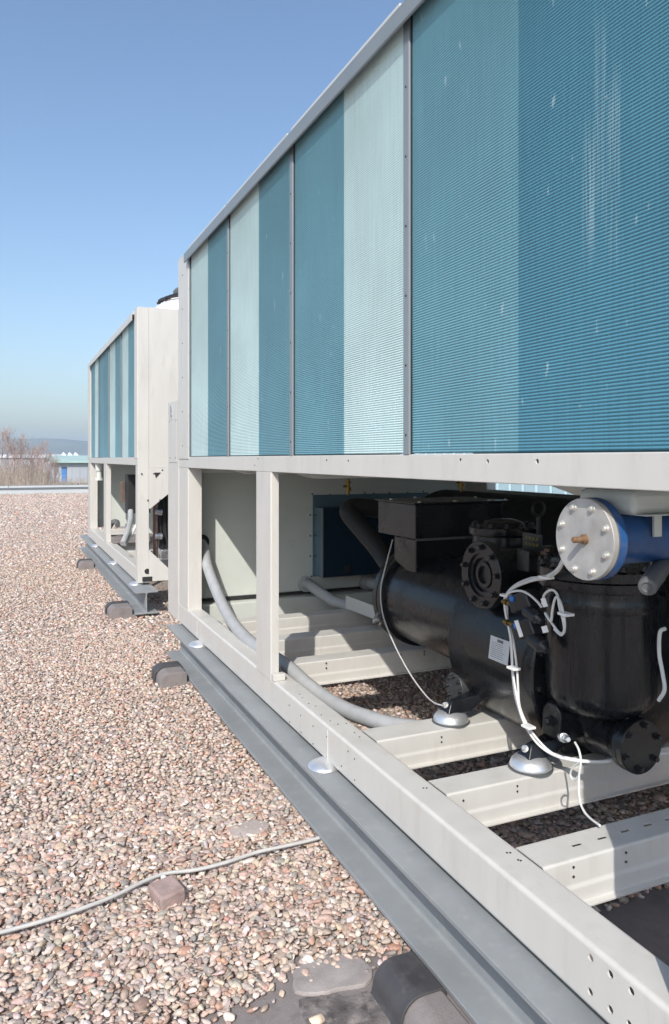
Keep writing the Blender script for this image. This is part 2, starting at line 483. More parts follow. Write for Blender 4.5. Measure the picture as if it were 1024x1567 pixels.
# ------------------------------------------------------------------ pebbles
def ico(level):
    bm = bmesh.new(); bmesh.ops.create_icosphere(bm, subdivisions=level, radius=1.0)
    v = np.array([tuple(q.co) for q in bm.verts]); f = np.array([[q.index for q in t.verts] for t in bm.faces]); bm.free()
    return v, f
PAL = np.array([lin(*c)[:3] for c in ((222, 210, 198), (206, 180, 164), (190, 150, 128), (176, 166, 158), (152, 150, 147), (150, 124, 112), (234, 228, 220), (194, 170, 154), (212, 194, 178), (132, 128, 125), (186, 136, 112), (204, 190, 178))])
PW = np.array([.12, .15, .06, .13, .08, .06, .06, .13, .12, .03, .03, .09]); PW = PW / PW.sum()
PAL = (PAL * 0.70 + 0.30 * (PAL * PW[:, None]).sum(0)) * np.array([0.93, 0.905, 0.895])

BARE = [(0.97, 1.675), (0.86, 1.70), (0.72, 1.755), (0.60, 1.735), (0.50, 1.685), (0.40, 1.655), (0.30, 1.50), (0.22, 1.2), (0.2, 0.9), (1.9, 0.7), (1.9, 1.62), (1.4, 1.60), (1.1, 1.68)]
def inside(poly, x, y):
    c = np.zeros(len(x), bool); n = len(poly); j = n - 1
    for i in range(n):
        xi, yi = poly[i]; xj, yj = poly[j]
        hit = ((yi > y) != (yj > y)) & (x < (xj - xi) * (y - yi) / (yj - yi + 1e-12) + xi)
        c ^= hit; j = i
    return c

def edge_dist(x, y):
    dist = np.full(len(x), 9.0)
    for (ax, ay), (bx_, by_) in zip(BARE[:8] + BARE[9:12] + [BARE[12]], BARE[1:9] + BARE[10:13] + [BARE[0]]):
        dx_, dy_ = bx_ - ax, by_ - ay
        t_ = np.clip(((x - ax) * dx_ + (y - ay) * dy_) / (dx_ * dx_ + dy_ * dy_), 0, 1)
        dist = np.minimum(dist, np.hypot(x - ax - t_ * dx_, y - ay - t_ * dy_))
    return dist

def scatter(x0, x1, y0, y1, step, level, r_lo, r_hi, zlo, zhi, layers=1.0, fringe=0.0):
    nx = int((x1 - x0) / step); ny = int((y1 - y0) / step)
    gx, gy = np.meshgrid(np.arange(nx), np.arange(ny))
    x = x0 + (gx.ravel() + 0.5 + rng.uniform(-.55, .55, gx.size)) * step
    y = y0 + (gy.ravel() + 0.5 + rng.uniform(-.55, .55, gx.size)) * step
    if layers > 1:
        k = int(len(x) * (layers - 1)); 
        x = np.concatenate([x, rng.uniform(x0, x1, k)]); y = np.concatenate([y, rng.uniform(y0, y1, k)])
    m = ~inside(BARE, x, y)
    if fringe > 0:                               # only stones that spilled over the edge of the swept patch
        dist = edge_dist(x, y)
        m = (~m) & (rng.random(len(x)) < np.exp(-dist / fringe) * 1.1)
    x, y = x[m], y[m]
    n = len(x)
    if n == 0: return None
    rad = r_lo + (r_hi - r_lo) * rng.beta(1.7, 2.6, n)
    rad = np.where(rng.random(n) < .035, rad * rng.uniform(1.25, 1.7, n), rad)
    z = rng.uniform(zlo, zhi, n)
    if fringe == 0: z = z * np.clip(.32 + edge_dist(x, y) / .11, 0, 1)
    tv, tf = ico(level)
    T = []
    for k in range(10):
        w = tv.copy()
        for _ in range(7):                       # knock flats and dents into the round shape
            d = rng.normal(size=3); d /= np.linalg.norm(d)
            dd = w @ d; lim = rng.uniform(0.35, 0.80)
            w -= np.outer(np.clip(dd - lim, 0, None) * 0.92, d)
        w *= (1 + rng.uniform(-.06, .06, (len(w), 1)))
        T.append(w)
    T = np.array(T)
    W = T[rng.integers(0, 10, n)]
    sc = np.stack([rad * rng.uniform(1.05, 1.65, n), rad * rng.uniform(.85, 1.15, n), rad * rng.uniform(.5, .85, n)], 1)
    W = W * sc[:, None, :]
    yaw = rng.uniform(0, 2 * np.pi, n); tl = rng.normal(0, .26, n); t2 = rng.normal(0, .26, n)
    cy, sy = np.cos(yaw), np.sin(yaw); ct, st = np.cos(tl), np.sin(tl); cp, sp = np.cos(t2), np.sin(t2)
    z0 = np.zeros(n); o1 = np.ones(n)
    Rx = np.stack([np.stack([o1, z0, z0], 1), np.stack([z0, ct, -st], 1), np.stack([z0, st, ct], 1)], 1)
    Ry = np.stack([np.stack([cp, z0, sp], 1), np.stack([z0, o1, z0], 1), np.stack([-sp, z0, cp], 1)], 1)
    Rz = np.stack([np.stack([cy, -sy, z0], 1), np.stack([sy, cy, z0], 1), np.stack([z0, z0, o1], 1)], 1)
    Rm = Rz @ Rx @ Ry
    W = np.einsum('nij,nvj->nvi', Rm, W) + np.stack([x, y, z], 1)[:, None, :]
    col = PAL[rng.choice(len(PAL), n, p=PW)] * rng.uniform(.82, 1.12, (n, 1)) * (1 + rng.normal(0, .03, (n, 3)))
    col = np.clip(col, 0.03, 0.9)
    nv = tv.shape[0]
    V = W.reshape(-1, 3)
    F = (tf[None] + (np.arange(n) * nv)[:, None, None]).reshape(-1, 3)
    Cc = np.repeat(col, nv, axis=0)
    return V, F, Cc

def gravel_object(name, label, zones):
    Vs, Fs, Cs = [], [], []; o = 0
    for zn in zones:
        r = scatter(*zn)
        if r is None: continue
        Vs.append(r[0]); Fs.append(r[1] + o); Cs.append(r[2]); o += len(r[0])
    V = np.concatenate(Vs); F = np.concatenate(Fs); Cc = np.concatenate(Cs)
    me = bpy.data.meshes.new(name)
    me.vertices.add(len(V)); me.vertices.foreach_set('co', V.astype(np.float32).ravel())
    me.loops.add(F.size); me.loops.foreach_set('vertex_index', F.astype(np.int32).ravel())
    me.polygons.add(len(F)); me.polygons.foreach_set('loop_start', (np.arange(len(F)) * 3).astype(np.int32))
    me.polygons.foreach_set('loop_total', np.full(len(F), 3, np.int32))
    me.update(calc_edges=True); 
    me.polygons.foreach_set('use_smooth', np.ones(len(F), bool))
    ca = me.color_attributes.new('Col', 'FLOAT_COLOR', 'POINT')
    ca.data.foreach_set('color', np.concatenate([Cc, np.ones((len(Cc), 1))], 1).astype(np.float32).ravel())
    me.materials.append(M['stone'])
    ob = bpy.data.objects.new(name, me); C.objects.link(ob)
    return tag(ob, label, 'gravel', kind='stuff')
GZ = 0.036                                      # gravel surface height
gravel_object('gravel', 'mixed pink, grey and white pebbles covering the flat roof', [
    (-0.55, 0.96, 0.95, 2.75, 0.0152, 2, .0046, .0152, 0.022, 0.031, 1.32),
    (0.15, 0.90, 1.0, 1.78, 0.0135, 2, .0046, .0135, 0.009, 0.015, 1.2, 0.022),
    (-1.00, 0.96, 2.75, 5.6, 0.0172, 1, .0062, .0158, 0.022, 0.031, 1.25),
    (-1.6, -0.55, 0.95, 2.75, 0.022, 1, .0080, .0180, 0.014, 0.030, 1.05),
    (-1.3, 0.96, 5.6, 9.5, 0.0215, 1, .0090, .0180, 0.014, 0.030, 1.10),
    (0.96, 2.5, 1.0, 5.4, 0.0215, 1, .009, .0185, 0.012, 0.030, 1.05),
    (2.5, 3.4, 1.0, 5.4, 0.030, 1, .013, .0215, 0.012, 0.030, 1.0),
    (0.96, 3.4, 5.4, 6.9, 0.030, 1, .013, .0215, 0.012, 0.030, 1.0),
    (-1.9, 1.9, 9.5, 15.0, 0.036, 1, .014, .026, 0.012, 0.028, 1.0),
    (-2.6, 3.4, 15.0, 28.7, 0.066, 1, .022, .042, 0.008, 0.026, 1.0),
])

# bed of finer gravel filling the gaps between the pebbles
gb = MB()
def bed_patch(x0, x1, y0, y1, step):
    nx, ny = max(1, int(round((x1 - x0) / step))), max(1, int(round((y1 - y0) / step)))
    for i in range(nx):
        for j in range(ny):
            a, b = x0 + (x1 - x0) * i / nx, x0 + (x1 - x0) * (i + 1) / nx
            c, d = y0 + (y1 - y0) * j / ny, y0 + (y1 - y0) * (j + 1) / ny
            qx = np.array([a, b, b, a]); qy = np.array([c, c, d, d])
            if inside(BARE, qx, qy).any(): continue
            qz = .0225 * np.clip((edge_dist(qx, qy) - .012) / .10, 0, 1) - .001
            gb.add(list(zip(qx, qy, qz)), [(0, 1, 2, 3)])
bed_patch(-2, 3.5, .6, 2.0, .025)
bed_patch(-2, 3.5, 2.0, 28.8, 3.0)
tag(gb.build('gravel_bed', 'bed'), kind='structure')

# bare bitumen membrane where the pebbles have been swept aside
bz = 0.004
bm_ = MB(); bm_.add([(x, y, bz) for x, y in [(0.99, 1.70), (0.86, 1.73), (0.72, 1.785), (0.58, 1.76), (0.46, 1.71), (0.36, 1.68), (0.24, 1.50), (0.16, 1.2), (0.14, 0.5), (2.1, 0.4), (2.1, 1.66), (1.4, 1.66), (1.1, 1.71)]], [tuple(range(13))])
tag(bm_.build('roof_membrane', 'felt'), kind='structure')
# overlapping membrane patches
def blob_patch(name, label, cx, cy, rx, ry, z, th, mat, seed, cat='membrane patch', rot=0.0, sq=2.6, wob=1.0):
    rr = random.Random(seed); n = 40; ring = []
    ph = [rr.uniform(0, 6.28) for _ in range(4)]
    for k in range(n):
        a = 2 * math.pi * k / n
        q = (abs(math.cos(a)) ** sq + abs(math.sin(a)) ** sq) ** (-1 / sq)
        w = 1 + wob * (0.05 * math.sin(2 * a + ph[0]) + 0.04 * math.sin(3 * a + ph[1]) + 0.025 * math.sin(7 * a + ph[2]) + 0.012 * math.sin(15 * a + ph[3]))
        x, y = rx * q * w * math.cos(a), ry * q * w * math.sin(a)
        ring.append((cx + x * math.cos(rot) - y * math.sin(rot), cy + x * math.sin(rot) + y * math.cos(rot)))
    mb = MB(); vs = []; N_ = 5
    prof = [(1.0, 0.0), (0.985, th * .75), (0.95, th), (0.6, th * 1.12), (0.25, th * 1.15)]
    for s_, h in prof:
        for (x, y) in ring: vs.append((cx + (x - cx) * s_, cy + (y - cy) * s_, z + h))
    fs = [(i * n + k, i * n + (k + 1) % n, (i + 1) * n + (k + 1) % n, (i + 1) * n + k) for i in range(N_ - 1) for k in range(n)]
    fs.append(tuple(range((N_ - 1) * n, N_ * n)))
    mb.add(vs, fs)
    return tag(mb.build(name, mat, origin=(cx, cy, z)), label, cat)
p = at_z(508, 1493, 0.006)
blob_patch('membrane_patch', 'grey rounded membrane patch beside the black felt strip', p.x, p.y, .095, .062, 0.0045, 0.009, 'slabfelt', 3, rot=R(-8), sq=3.2)
p = at_z(575, 1545, 0.006)
blob_patch('membrane_patch', 'rough dark membrane patch below the black felt strip', p.x - .07, p.y + .005, .085, .10, 0.0045, 0.0045, 'rough', 9, rot=R(25), sq=2.0, wob=3.0)
p = at_z(380, 1272, 0.02)
blob_patch('flat_stone', 'flat dusty slab almost buried in gravel near the cable', p.x, p.y, .07, .05, 0.012, 0.020, 'slab', 12, 'stone', rot=R(15))

# a few pebbles lying alone on the membrane
def pebble(p, r, col, label, seed):
    v, f = ico(3); rr = np.random.default_rng(seed); w = v.copy()
    for _ in range(6):
        d = rr.normal(size=3); d /= np.linalg.norm(d)
        w -= np.outer(np.clip(w @ d - rr.uniform(.55, .85), 0, None) * .8, d)
    w = w * np.array([r * 1.3, r * .95, r * .65])
    mb = MB(); mb.add([tuple(q) for q in w], [tuple(q) for q in f])
    me = mb.mesh('pebble', None, 80)
    m, nt, b = new_mat('pebble ' + str(seed)); b.inputs['Base Color'].default_value = lin(*col); b.inputs['Roughness'].default_value = .75
    nz = nt.nodes.new('ShaderNodeTexNoise'); nz.inputs['Scale'].default_value = 90
    bp = nt.nodes.new('ShaderNodeBump'); bp.inputs['Strength'].default_value = .3; bp.inputs['Distance'].default_value = .003
    nt.links.new(nz.outputs['Fac'], bp.inputs['Height']); nt.links.new(bp.outputs[0], b.inputs['Normal'])
    me.materials.append(m)
    o = share('pebble', me, (p.x, p.y, bz + r * .6)); o.rotation_euler = (0, 0, rr.uniform(0, 3))
    tag(o, label, 'pebble', 'loose pebbles on the bare membrane')
pebble(at_z(470, 1469, .012), .0155, (236, 226, 212), 'white pebble on the upper edge of the bare membrane', 31)
pebble(at_z(350, 1556, .012), .0135, (228, 216, 200), 'white pebble alone on the bare membrane, nearest the left', 32)
pebble(at_z(485, 1562, .012), .0165, (224, 204, 180), 'tan pebble on the membrane by the bottom edge', 33)

# ------------------------------------------------------------------ steel I-beams and the pads they lie on
BX0, BX1 = 0.930, 1.110
BZ0, BZ1 = zd(1.23), zd(1.05)
def ibeam(label, y0, y1, x0=BX0, x1=BX1):
    w = (x0 + x1) / 2
    tf, tw, rf = .013, .009, .012
    zb, zt = BZ0, BZ1
    def half(s):
        pts = [(w + s * tw / 2, zb + tf + rf)]
        return pts
    prof = [(x0, zb), (x1, zb), (x1, zb + tf), (w + tw / 2 + rf, zb + tf), (w + tw / 2 + rf * .3, zb + tf + rf * .3), (w + tw / 2, zb + tf + rf),
            (w + tw / 2, zt - tf - rf), (w + tw / 2 + rf * .3, zt - tf - rf * .3), (w + tw / 2 + rf, zt - tf), (x1, zt - tf), (x1, zt), (x0, zt), (x0, zt - tf),
            (w - tw / 2 - rf, zt - tf), (w - tw / 2 - rf * .3, zt - tf - rf * .3), (w - tw / 2, zt - tf - rf), (w - tw / 2, zb + tf + rf), (w - tw / 2 - rf * .3, zb + tf + rf * .3), (w - tw / 2 - rf, zb + tf), (x0, zb + tf)]
    o = MB().prism(prof, 'y', y0, y1).build('steel_beam', 'beam', bev=.0015, origin=None)
    return tag(o, label, 'steel beam', 'grey I-beams carrying the chillers')
ibeam('long grey steel I-beam running along the near chiller', 0.25, 4.72)
ibeam('grey steel I-beam with open end under the far chiller', 5.98, 10.75)
ibeam('grey steel I-beam under the hidden side of near chiller', 0.25, 4.72, 3.12, 3.28)

def support(y, label, x_out, h, by, sy):
    # felt-covered block (by = its extent along the beam) humped beside the flange, a dark felt strip over its shoulder (sy)
    t = thing('beam_support', (x_out + .1, y, 0), label, 'support block', 'felt covered blocks under the beams')
    zt = BZ0 - .003; xe = .921
    def hump(x0, top, x1, z0):
        rad = min(.055, (x1 - x0) * .48); pts = [(x0 - .012, z0), (x0 - .003, z0 + .008)]
        for k in range(9):
            a = math.pi - k / 8 * math.pi / 2
            pts.append((x0 + rad + rad * math.cos(a), top - rad + rad * math.sin(a)))
        for k in range(1, 6):
            a = math.pi / 2 - k / 5 * math.pi / 2
            pts.append((x1 - .02 + .02 * math.cos(a), top - .02 + .02 * math.sin(a)))
        return pts
    blk = hump(x_out + .008, h - .006, xe - .004, .002) + [(xe - .004, zt - .001), (1.13, zt - .001), (1.13, .002)]
    MB().prism(blk, 'y', by[0], by[1]).build('block', 'felt', t, bev=.009, segs=3)
    o_ = hump(x_out, h, xe, .004); i_ = hump(x_out + .005, h - .005, xe - .005, .004)
    MB().strip(o_ + i_[::-1], 'y', sy[0], sy[1]).build('felt_strip', 'bitumen', t, bev=.001)
    return t
support(1.5, 'black felt strip over a grey pad, nearest support under the beam', .80, .078, (1.20, 1.52), (1.445, 1.585))
support(4.20, 'grey felt-covered block sticking out under the far end of near beam', .76, .112, (4.08, 4.26), (4.20, 4.30))
support(6.22, 'felt-wrapped block under the open end of the far beam', .735, .118, (6.02, 6.24), (6.19, 6.27))
support(8.95, 'small felt-wrapped block farthest along the far beam', .75, .118, (8.82, 9.05), (9.0, 9.08))

# ------------------------------------------------------------------ chillers
SCREW = MB().lathe((0, 0, 0), (0, 0, 1), [(0, .006), (.002, .006), (.0035, .003)], 8).mesh('screw', 'hole')
def dots(parent, pts, d, r=.004, name='screw_hole'):
    # shallow screw heads and punched holes too small to build singly
    mb = MB()
    for p in pts: mb.lathe(p, d, [(-.001, r), (.0008, r), (.0012, r * .4)], 8)
    o = mb.build(name, 'hole', parent); o['kind'] = 'stuff'; return o

RAIL_T, RAIL_B = zd(.909), zd(1.03)
CZ0, CZ1 = H + .0145, H + 1.213
def coil_slab(parent, y0, y1, mat, x=1.0065, pitch=.0068):
    n = int((CZ1 - CZ0) / pitch); mb = MB(); vs = []; fs = []
    prof = []
    for i in range(n):
        z = CZ0 + i * pitch
        prof += [(x + .0021, z), (x + .0015, z + pitch * .2), (x + .0004, z + pitch * .38), (x, z + pitch * .55), (x + .0004, z + pitch * .72), (x + .0015, z + pitch * .88)]
    prof.append((x + .004, CZ1))
    for (px, pz) in prof: vs += [(px, y0, pz), (px, y1, pz)]
    for i in range(len(prof) - 1): fs.append((2 * i, 2 * i + 1, 2 * i + 3, 2 * i + 2))
    m = len(vs)
    vs += [(x + .03, y0, CZ0), (x + .03, y1, CZ0), (x + .03, y1, CZ1), (x + .03, y0, CZ1)]
    fs.append((m, m + 1, m + 2, m + 3))
    mb.add(vs, fs)
    o = mb.build('coil', mat, parent, angle=20)
    return o

def chiller_body(t, ya, yb, edges, tones, near):
    ytop = H + 1.252
    # base rail, folded channel with open inner side
    rp = sheet([(1.075, RAIL_B + .002), (1.002, RAIL_B + .002), (1.002, RAIL_T - .002), (1.090, RAIL_T - .002), (1.090, RAIL_T - .03)], .004, .009)
    rail = MB().strip(rp, 'y', ya, yb).build('base_rail', 'cream', t)
    rp2 = [(2 * 2.12 - x, z) for x, z in rp]
    MB().strip(rp2, 'y', ya, yb).build('base_rail', 'cream', t)
    # upper beam (fascia below the coils)
    fp = sheet([(1.06, H - .0515), (1.002, H - .0525), (1.002, H + .0095), (1.0035, H + .0095)], .004, .0005)
    fas = MB().strip(fp, 'y', ya, yb).build('upper_beam', 'cream', t)
    MB().strip([(2 * 2.12 - x, z) for x, z in fp], 'y', ya, yb).build('upper_beam', 'cream', t)
    # top rail with pale lips
    tp = sheet([(.978, H + 1.170), (.974, H + 1.172), (.974, H + 1.222), (1.06, H + 1.222)], .004, .002)
    MB().strip(tp, 'y', edges[0] - .02, edges[-1] + .02).build('top_rail', 'greysheet' if near else 'lip', t)
    for i in range(len(edges) - 1):
        e0, e1 = edges[i] + .02, edges[i + 1] - .02
        MB().box(.990, 1.05, e0, e1, H + 1.225, H + 1.254).build('lip', 'lip', t, bev=.002)
    # mullions
    for i, y in enumerate(edges):
        if 0 < i < len(edges) - 1 or near:
            mb = MB(); mb.strip(sheet([(1.008, y - .0155), (.9995, y - .0155), (.9995, y + .0155), (1.008, y + .0155)], .002, .002), 'z', CZ0 - .003, H + 1.2)
            mb.build('mullion', 'greysheet', t)
            MB().box(1.004, 1.012, y - .0205, y + .019, CZ0 - .002, H + 1.2).build('mullion_gap_shade', 'ink', t)  # dark strip painted for the shaded gap beside the mullion
            if near: dots(t, [(.9983, y, CZ0 + .05 + k * .19) for k in range(7)], (-1, 0, 0), .0035)
    # coils, two slabs per module, each tone a painted fin reflection
    for i in range(len(edges) - 1):
        y0, y1 = edges[i], edges[i + 1]; mid = (y0 + y1) / 2
        if near: mid = (1.30, 2.20, 3.09, 3.98)[i]
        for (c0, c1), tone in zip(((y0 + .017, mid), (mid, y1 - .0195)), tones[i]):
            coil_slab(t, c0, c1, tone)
    # closed rear and roof sheet of the upper body, deck plate added to block light
    MB().box(3.20, 3.235, ya + .02, yb - .02, H + .004, ytop - .004).build('rear_coil', 'coil_blue_reflect', t)
    MB().box(1.062, 3.19, ya + .01, yb - .01, ytop - .012, ytop - .004).build('roof_sheet', 'lip', t)
    MB().box(1.068, 3.19, ya + .01, yb - .01, H - .006, H + .006).build('light_block_deck', 'cream_in', t)
    return rail, fas

# --- the near chiller
near = thing('air_chiller', (1.0, 2.6, RAIL_B), 'large cream-framed chiller with four blue coil panels and open lower bay', 'chiller')
EDGES = [.865, 1.775, 2.67, 3.56, 4.40]
TONES = [('coil_deep_reflect', 'coil_mid_reflect'), ('coil_pale_reflect', 'coil_mid_reflect'), ('coil_blue_reflect', 'coil_pale_reflect'), ('coil_blue_reflect', 'coil_pale_reflect')]
rail, fas = chiller_body(near, .58, 4.69, EDGES, TONES, True)
# drilled holes in the near end of the rail
hb = MB()
for (u, v) in ((904, 1466), (934, 1491), (966, 1517), (903, 1518), (934, 1545), (963, 1568)):
    p = at_x(u, v, 1.0); hb.cyl((.98, p.y, p.z), (1.03, p.y, p.z), .0072, n=16)
cut(rail, hb)
hb = MB()
for (u, v) in ((746, 706), (822, 706)):
    p = at_x(u, v, 1.0); hb.cyl((.98, p.y, p.z), (1.03, p.y, p.z), .0055, n=14)
cut(fas, hb)
dots(near, [at_x(u, v, .9995) for (u, v) in ((390, 712), (500, 704), (533, 705), (395, 702), (705, 703))], (-1, 0, 0), .003)
# seams on the rail face
for (y, w) in ((2.315, .005), (4.20, .005)):
    MB().box(.998, 1.0005, y, y + w, RAIL_B + .006, RAIL_T - .012).build('seam', 'cream', near, bev=.0008)
dots(near, [at_x(400 + x * .1953, 1060 + y * .1953, .9995) for (x, y) in ((218, 98), (308, 178), (222, 230), (405, 262), (312, 310), (405, 400), (512, 345), (515, 500), (680, 460), (730, 520), (628, 575), (730, 685))], (-1, 0, 0), .0026)
dots(near, [at_z(400 + x * .1953, 1060 + y * .1953, RAIL_T + .0005) for (x, y) in ((300, 12), (322, 40), (372, 85), (425, 105), (470, 175), (540, 222), (600, 248), (665, 240), (730, 314), (770, 347))] + [at_z(u, v, RAIL_T + .0005) for (u, v) in ((648, 1206), (653, 1206), (776, 1305), (781, 1305), (793, 1316), (797, 1317))], (0, 0, 1), .0026)
# cross members: hat sections between the rails
def cross(y0, y1, parent=near, x1=3.15, name='cross_member'):
    zt = RAIL_T - .004
    pr_ = sheet([(y0 - .022, zt - .100), (y0 - .004, zt - .098), (y0 - .004, zt - .062), (y0, zt - .056), (y0, zt), (y1, zt), (y1, zt - .056), (y1 + .004, zt - .062), (y1 + .004, zt - .098), (y1 + .022, zt - .1)], .0035, .005, 3)
    return MB().strip(pr_, 'x', 1.0955, x1).build(name, 'cream', parent)
X_M = [(1.326, 1.423), (1.722, 1.818), (2.138, 2.25), (3.09, 3.19), (3.52, 3.64), (4.0, 4.11)]
xm = [cross(*q) for q in X_M]
sb = MB()
for (u, v) in ((782, 428), (848, 410), (908, 392), (968, 376), (1024, 361)):
    p = at_z(424 + u * .586, 1040 + v * .586, RAIL_T); sb.box(p.x - .015, p.x + .015, p.y - .0055, p.y + .0055, RAIL_T - .02, RAIL_T + .02)
cut(xm[0], sb)
dots(near, [at_y(424 + x * .586, 1040 + y * .586, 1.3215) for (x, y) in ((912, 452), (912, 476), (775, 490), (775, 515))], (0, -1, 0), .003)
dots(near, [at_y(424 + x * .586, 1040 + y * .586, 1.7175) for (x, y) in ((628, 278), (628, 292), (487, 316))], (0, -1, 0), .003)
dots(near, [at_y(424 + x * .586, 1040 + y * .586, 2.1335) for (x, y) in ((430, 150), (430, 163))], (0, -1, 0), .003)
dots(near, [at_y(440 + x * .293, 700 + y * .293, 3.0855) for (x, y) in ((203, 1075), (203, 1100), (592, 1030), (592, 1050), (715, 1015), (715, 1030))], (0, -1, 0), .004)
MB().box(1.095, 3.14, 4.56, 4.66, RAIL_B + .01, RAIL_T - .006).build('end_member', 'cream_in', near, bev=.004)
MB().box(1.095, 3.14, .60, .70, RAIL_B + .01, RAIL_T - .006).build('end_member', 'cream_in', near, bev=.004)
# posts
def post(y0, y1, depth, zb, zt, parent=near, x=1.0):
    # folded channel: the flange on the viewer's side
    pr_ = sheet([(x + depth, y0 + .002), (x + .003, y0 + .002), (x + .003, y1 - .002), (x + depth, y1 - .002)], .004, .004)
    return MB().strip(pr_, 'z', zb, zt).build('post', 'cream', parent)
post(2.902, 3.098, .036, RAIL_T - .004, H - .055, x=.996)
MB().box(.998, 1.05, 2.868, 2.900, RAIL_T + .0, RAIL_T + .028).build('post_foot', 'cream', near, bev=.003)
post(4.44, 4.688, .085, RAIL_T - .002, H - .055, x=1.0)
post(.582, .885, .085, RAIL_T - .002, H - .055, x=1.0)
post(4.402, 4.688, .085, H, H + 1.25, x=.994)
post(.582, .855, .085, H, H + 1.25, x=.994)
dots(near, [(.9935, 4.56, H + .08 + k * .21) for k in range(6)], (-1, 0, 0), .004)
for y0, y1 in ((.60, .88), (2.9, 3.1), (4.44, 4.68)):
    MB().box(3.16, 3.24, y0, y1, RAIL_T, H - .055).build('rear_post', 'cream', near, bev=.004)
for y0, y1 in ((.885, 2.895), (3.105, 4.435)):
    MB().box(3.165, 3.18, y0, y1, RAIL_T + .001, H - .22).build('rear_light_block', 'cream_in', near, bev=.002)  # unseen panels added to keep light out of the lower bay
# bulkhead wall across the far end, hanging channels under the deck
MB().box(1.03, 3.20, 4.650, 4.672, zd(.885), H - .012).build('bulkhead', 'cream_in', near)
MB().box(1.03, 3.20, 4.640, 4.649, zd(.905), zd(.887)).build('bulkhead_edge', 'ink', near)
for y in (2.93, 1.25, 3.9):
    mb = MB(); mb.prism([(1.06, H - .012), (1.06, H - .034), (1.22, H - .085), (2.95, H - .085), (3.14, H - .034), (3.14, H - .012)], 'y', y, y + .12)
    mb.build('deck_channel', 'cream_in', near, bev=.006)
mb = MB(); mb.strip(sheet([(4.50, H - .055), (4.50, H - .085), (4.62, H - .085), (4.62, H - .055)], .003, .004), 'x', 1.06, 3.1); mb.build('deck_channel', 'cream_in', near)
dots(near, [at_y(u, v, 4.648) for (u, v) in ((478, 756), (505, 757), (558, 754), (572, 755), (596, 754), (624, 754), (648, 752), (475, 788), (475, 820), (475, 851), (477, 882), (506, 880))], (0, -1, 0), .006)
# end cabinet beyond the bulkhead
cabz = H + .376
cab = MB().box(1.0, 2.6, 4.70, 5.03, RAIL_B, cabz).build('end_cabinet', 'cream', near, bev=.004)
MB().box(.997, .9995, 4.74, 4.975, cabz - .40, cabz - .012).build('cover_plate', 'cream', cab, bev=.001)
lb = MB().box(.9945, .9965, 4.86, 4.955, cabz - .115, cabz - .02).build('sticker', 'plate', cab)
mb = MB()
for (y0, y1, z0, z1) in ((4.920, 4.932, .035, .105), (4.885, 4.893, .045, .075), (4.872, 4.892, .088, .105), (4.905, 4.925, .028, .036)):
    mb.box(.9935, .9944, y0, y1, cabz - z1, cabz - z0)
mb.build('print', 'grey_plastic', lb)
dots(near, [(.9965, 4.76, cabz - .13), (.9965, 4.96, cabz - .13), (.9965, 4.95, cabz - .37), (.9965, 4.77, cabz - .37)], (-1, 0, 0), .005)
# isolating feet between rail and beam
FOOT = MB().lathe((0, 0, 0), (0, 0, 1), [(0, .058), (.003, .060), (.006, .059), (.012, .053), (.019, .042), (.024, .026), (.026, .0)], 40).mesh('isolator_foot', 'dome', 50)
for y in (2.33, 4.13, .75): share('isolator_foot', FOOT, (.996, y, BZ1 + .0005), near)
for y in (.75, 2.33, 4.13): share('isolator_foot', FOOT, (3.21, y, BZ1 + .0005), near)

# drip box under the deck beside the water pipe
db = MB().box(1.085, 1.62, 1.055, 1.205, zd(.107), H - .060).build('drip_box', 'cream_in', near, bev=.012)
MB().box(1.10, 1.64, 1.04, 1.222, zd(.1085), zd(.1065)).build('drip_lip', 'cream_in', near)
# ------------------------------------------------------------------ wall box and pipes inside the near chiller
eb = thing('electrical_box', (2.3, 4.6, zd(.786)), 'blue-grey electrical box fixed to the inner back wall', 'electrical box')
MB().box(1.895, 2.80, 4.640, 4.6495, zd(.795), zd(.245)).build('back_flange', 'elec', eb, bev=.001)
MB().box(1.908, 2.72, 4.512, 4.639, zd(.786), zd(.325)).build('casing', 'elec_shaded', eb, bev=.003)
MB().box(1.9045, 1.9075, 4.516, 4.639, zd(.784), zd(.327)).build('lit_side_skin', 'elec', eb)  # thin skin added so the side keeps its lighter, lit colour
MB().box(1.902, 1.914, 4.505, 4.514, zd(.786), zd(.325)).build('door_edge', 'greysheet', eb, bev=.001)
p = at_y(531, 871, 4.511); MB().box(p.x - .02, p.x + .02, 4.503, 4.511, p.z - .022, p.z + .022).build('latch', 'ink', eb)
for v in (788, 820, 851):
    p = at_y(482, v, 4.6); MB().box(1.88, 1.907, p.y, p.y + .008, p.z - .002, p.z + .002).build('hinge_pin', 'ink', eb)

ev = thing('evaporator', (2.62, 2.5, RAIL_T), 'large black insulated evaporator drum behind the compressor', 'evaporator')
MB().lathe((2.62, 4.22, zd(.53)), (0, -1, 0), [(0, .0), (.0, .24), (.04, .31), (.10, .33), (3.3, .33), (3.36, .31), (3.4, .24), (3.4, 0)], 48).build('drum', 'blackdull', ev)
for y in (1.37, 2.19, 3.58): MB().box(2.35, 2.89, y - .03, y + .03, RAIL_T - .002, zd(.75)).build('saddle', 'black', ev, bev=.004)

sp = thing('suction_pipe', (2.0, 3.6, zd(.8)), 'thick black insulated pipe bending behind the motor', 'pipe')
pts = [at_y(600, 870, 3.30), at_y(578, 838, 3.42), at_y(556, 812, 3.52), at_y(536, 788, 3.6), at_y(535, 779, 3.62), at_y(548, 776, 3.62), at_y(575, 778, 3.60), at_y(640, 780, 3.55), at_y(700, 782, 3.5)]
MB().tube(pts, .050, 20).build('insulated_tube', 'blackdull', sp)

